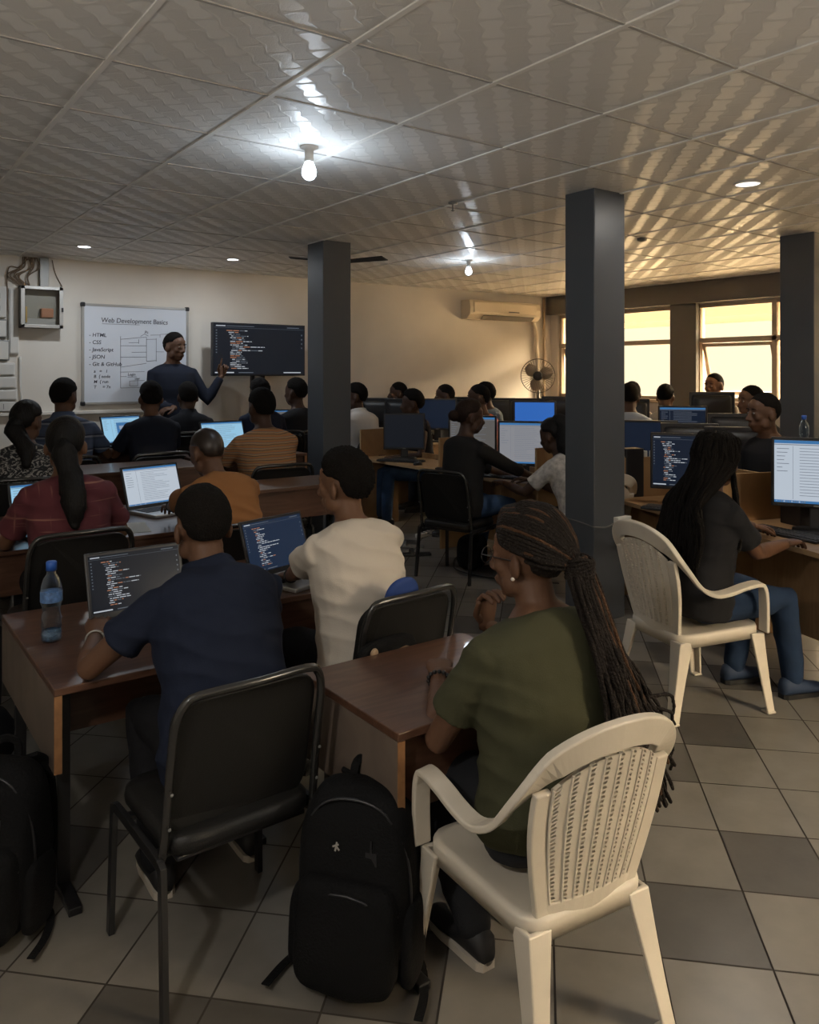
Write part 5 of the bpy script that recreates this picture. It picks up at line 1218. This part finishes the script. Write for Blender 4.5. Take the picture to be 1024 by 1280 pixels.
def stand_fan():
    x, y, z = 7.60, 7.62, 1.47; rz = radians(-48)
    t = thing('pedestal_fan', 'tall pedestal fan with wire cage in far corner', 'fan', (x, y, 0), rz); m = mat('fan_metal', (.05, .042, .034), .4); Rr = .225
    c = MB()
    for dy in (-.05, .05): c.tube([(Rr * cos(2 * pi * j / 40), dy * .2, z + Rr * sin(2 * pi * j / 40)) for j in range(41)], .005, 6)
    for k in range(40):
        a = 2 * pi * k / 40
        for sg in (-1, 1): c.tube([(.05 * cos(a), sg * .075, z + .05 * sin(a)), (.15 * cos(a), sg * .068, z + .15 * sin(a)), (Rr * cos(a), sg * .01, z + Rr * sin(a))], .0016, 4)
    c.build('cage', m, t, True)
    h = MB().lathe([(.001, -.10), (.055, -.10), (.062, -.08), (.062, .09), (.05, .14), (.001, .15)], 20); h.v = [(a, b, c_) for a, b, c_ in h.v]
    ho = h.build('motor', M_blackpl, t, True); ho.location = (0, .0, z); ho.rotation_euler = (-pi / 2, 0, 0)
    for k in range(3):
        a = radians(20 + 120 * k); b = MB(); rs = []
        for u in range(7):
            r = .05 + .150 * u / 6; w_ = .035 + .05 * sin(pi * min(1, .15 + u / 7)); ca, sa = cos(a), sin(a)
            rs.append([Vector((ca * r - sa * q * w_, e * .002 + q * .018, z + sa * r + ca * q * w_)) for q, e in ((-1, -1), (0, -1), (1, -1), (1, 1), (0, 1), (-1, 1))])
        b.rings(rs, True).build('blade', mat('fan_blade', (.34, .27, .2), .4), t, True)
    MB().tube([(0, .09, 0.04), (0, .09, z - .02)], .018, 12).build('pole', m, t, True)
    MB().lathe([(.001, 0), (.22, 0), (.22, .02), (.05, .045), (.03, .06), (.001, .06)], 28, (0, .09, 0)).build('base', m, t, True)
stand_fan()
def socket():
    t = thing('wall_socket', 'white double socket box on the middle column', 'socket', (3.925, 3.23, .590))
    MB().bx(-.062, .062, -.038, 0, -.035, .035).build('case', M_whitepl, t, bevel=.004)
    for k in (-1, 1): MB().bx(k * .028 - .012, k * .028 + .012, -.0395, -.037, -.012, .012).build('outlet', mat('outlet_grey', (.20, .18, .16), .5), t)  # outlet faces in flat grey-brown
    cb = MB().tube(smoothpath([(3.87, 3.224, .59), (3.79, 3.223, .572), (3.70, 3.224, .582)], 5) + smoothpath([(3.684, 3.24, .584), (3.684, 3.36, .600), (3.684, 3.462, .606)], 4), .004, 6)
    tag(cb.build('cable', mat('grey_cable', (.12, .115, .11), .5), None, True), 'thin grey cable crossing the middle column at socket height', 'cable')
socket()
# cloth on the cream-shirted person's chair, bag with tan handle behind it
def cushion():
    mb = superq(MB(), (0, 0, 0), (.075, .022, .095), .8, .8); me = mb.build('blue_cloth', mat('royal_blue_cloth', (.012, .045, .20), .7, bump=.3, bscale=20), None, True)
    me.location = (1.575, 2.235, .715); me.rotation_euler = (radians(14), radians(-6), radians(4)); tag(me, 'royal blue bundle tucked behind the cream-shirted person', 'cloth')
cushion()
t = thing('handbag', 'black bag with tan handle ends hung behind the chair facing the bare desk', 'bag', (1.45, 2.135, .44), radians(8))
superq(MB(), (0, 0, .10), (.13, .020, .11), .5, .5).build('bag_body', M_pack, t, True)
m_tan = mat('tan_leather', (.34, .23, .14), .5)
MB().ell((-.075, -.024, .18), (.016, .008, .018), None, 14, 8).build('handle_ring', m_tan, t, True)
MB().strip(smoothpath([(-.075, -.026, .16), (-.06, -.032, .145), (-.07, -.03, .11)], 4), .014, .006, (0, 1, 0)).build('handle_end', m_tan, t)
MB().strip(smoothpath([(.035, -.026, .165), (.06, -.034, .170), (.072, -.03, .14)], 4), .014, .006, (0, 1, 0)).build('handle_end', m_tan, t)
MB().tube(smoothpath([(-.05, -.028, .13), (-.02, -.034, .155), (.04, -.030, .162)], 5), .006, 8).build('handle', M_blackpl, t, True)
# things on the benches
for k, (dx, lb) in enumerate(((0, 'small white carton on oak divider right of middle column'), (.06, 'small grey-white carton beside the white carton'))):
    o = MB().bx(-.022, .022, -.022, .022, 0, .065).build('carton', mat('carton_%d' % k, ((.55, .53, .48), (.40, .40, .40))[k], .6), bevel=.003); o.location = (4.52 + dx, 3.52 - dx * .6, .66 + .245); o.rotation_euler = (0, 0, .3); tag(o, lb, 'carton')
t = thing('desk_bin', 'tall black speaker-like box right of middle column', 'speaker', (4.44, 3.56, .66), R1); MB().bx(-.05, .05, -.07, .07, 0, .33).build('case', M_blackpl, t, bevel=.006); MB().bx(-.035, .035, -.072, -.069, .04, .28).build('grille', M_greybox, t)
tw = MB(); rs = []
for k in range(8):
    u = k / 7; p = Vector((.13 - .05 * u, -.02 + .05 * u, 1.045 - .10 * u)); rs.append([p + Vector((a * .06, b * .03, c_)) for a, b, c_ in ((-1, -1, .0), (0, -1.2, .012), (1, -1, 0), (1, 1, -.02), (0, .8, -.004), (-1, 1, -.02))])
bl = blackr['t']
tw.rings(rs, True); o = tw.build('white_towel', S_offw, None, True, sub=1); o.location = (5.02, 2.86, .02); o.rotation_euler = (0, 0, radians(100)); o.location = (5.27, 2.89, .03); tag(o, 'white towel over shoulder of the person in black at right', 'towel')
# front desk left of the teacher: phone and papers; paper on long desk
def paper(label, x, y, z, rz, a=.21, b=.297):
    o = MB().bx(-a / 2, a / 2, -b / 2, b / 2, 0, .0015).build('paper_sheet', mat('paper', (.55, .54, .50), .8)); o.location = (x, y, z); o.rotation_euler = (0, 0, rz); tag(o, label, 'paper')
paper('sheet of paper on desk between navy shirt and silver laptop', 1.34, 3.12, .6205, .2, .16, .22)
paper('sheet of paper at left end of long pale-topped desk', .60, 4.45, .6605, .1)
paper('sheet of paper by the burgundy-shirted person\'s right elbow', 1.30, 4.42, .6605, -.2)
t = thing('phone', 'dark phone on front desk by the navy tee person', 'phone', (1.80, 6.86, .88), .6); MB().bx(-.035, .035, -.07, .07, 0, .009).build('case', M_blackpl, t, bevel=.003); MB().bx(-.031, .031, -.065, .065, .0088, .0096).build('screen', M_scr_off, t)
# under-bench power strips, cables and a second pair of feet
def power_strip(label, x, y, rz):
    t = thing('power_strip', label, 'power strip', (x, y, 0), rz); MB().bx(-.14, .14, -.028, .028, 0, .035).build('case', M_whitepl, t, bevel=.004)
    for k in range(4): MB().bx(-.10 + .065 * k - .018, -.10 + .065 * k + .018, -.018, .018, .0345, .037).build('outlet', M_blackpl, t)
power_strip('white power strip on floor under the left oak bench', 4.45, 5.92, .4); power_strip('white power strip on floor behind the black padded chair', 4.30, 5.15, 1.2)
cb = MB(); cb.tube(smoothpath([(4.30, 5.15, .012), (4.05, 5.0, .006), (3.85, 4.7, .006), (3.95, 4.3, .006), (4.2, 4.0, .006)], 8), .004, 6); cb.tube(smoothpath([(4.45, 5.9, .03), (4.5, 5.6, .006), (4.4, 5.3, .006), (4.3, 5.18, .02)], 8), .004, 6)
tag(cb.build('cable', M_blackpl, None, True), 'black cables trailing on floor below the oak bench', 'cable')
def loose_shoe(label, x, y, rz, m):
    t = thing('sandal', label, 'shoe', (x, y, 0), rz); ol = [(.040, -.11), (.045, -.02), (.05, .06), (.035, .12), (0, .135), (-.035, .12), (-.045, .06), (-.04, -.02), (-.036, -.11)]
    MB().rings([[(a, b, z) for a, b in ol] for z in (0, .018)], True).build('sole', m, t, bevel=.004); MB().strip(arc((0, .05, .012), .046, 0, 180, 8), .03, .005, (0, 0, 1)).build('strap', m, t)
loose_shoe('dark sandal on floor left of the padded chair', 3.92, 5.32, 1.1, M_blackpl); loose_shoe('grey sandal on floor under the oak bench', 4.05, 5.60, .9, M_greybox)
t = thing('bag', 'dark bag on floor under seat of the black-shirted person', 'bag', (4.0, 4.72, 0), .3); superq(MB(), (0, 0, .13), (.13, .09, .13), .6, .6).build('bag_body', M_pack, t, True)
# wooden chair back at the left edge of the picture
t = thing('wooden_chair', 'reddish brown chair back at left edge beside printed top', 'chair', (.60, 5.85, 0), 0)
mw = mat('red_brown_leatherette', (.10, .035, .025), .55)
MB().bx(-.22, .22, -.20, .20, .40, .46).build('seat', mw, t, bevel=.02); MB().bx(-.22, .22, -.22, -.18, .62, 1.12).build('backrest', mw, t, bevel=.02)
for sx in (-1, 1):
    for sy in (-1, 1): MB().bx(sx * .19 - .018, sx * .19 + .018, sy * .18 - .018, sy * .18 + .018, 0, .40 if sy > 0 else .64).build('leg', M_desk, t)
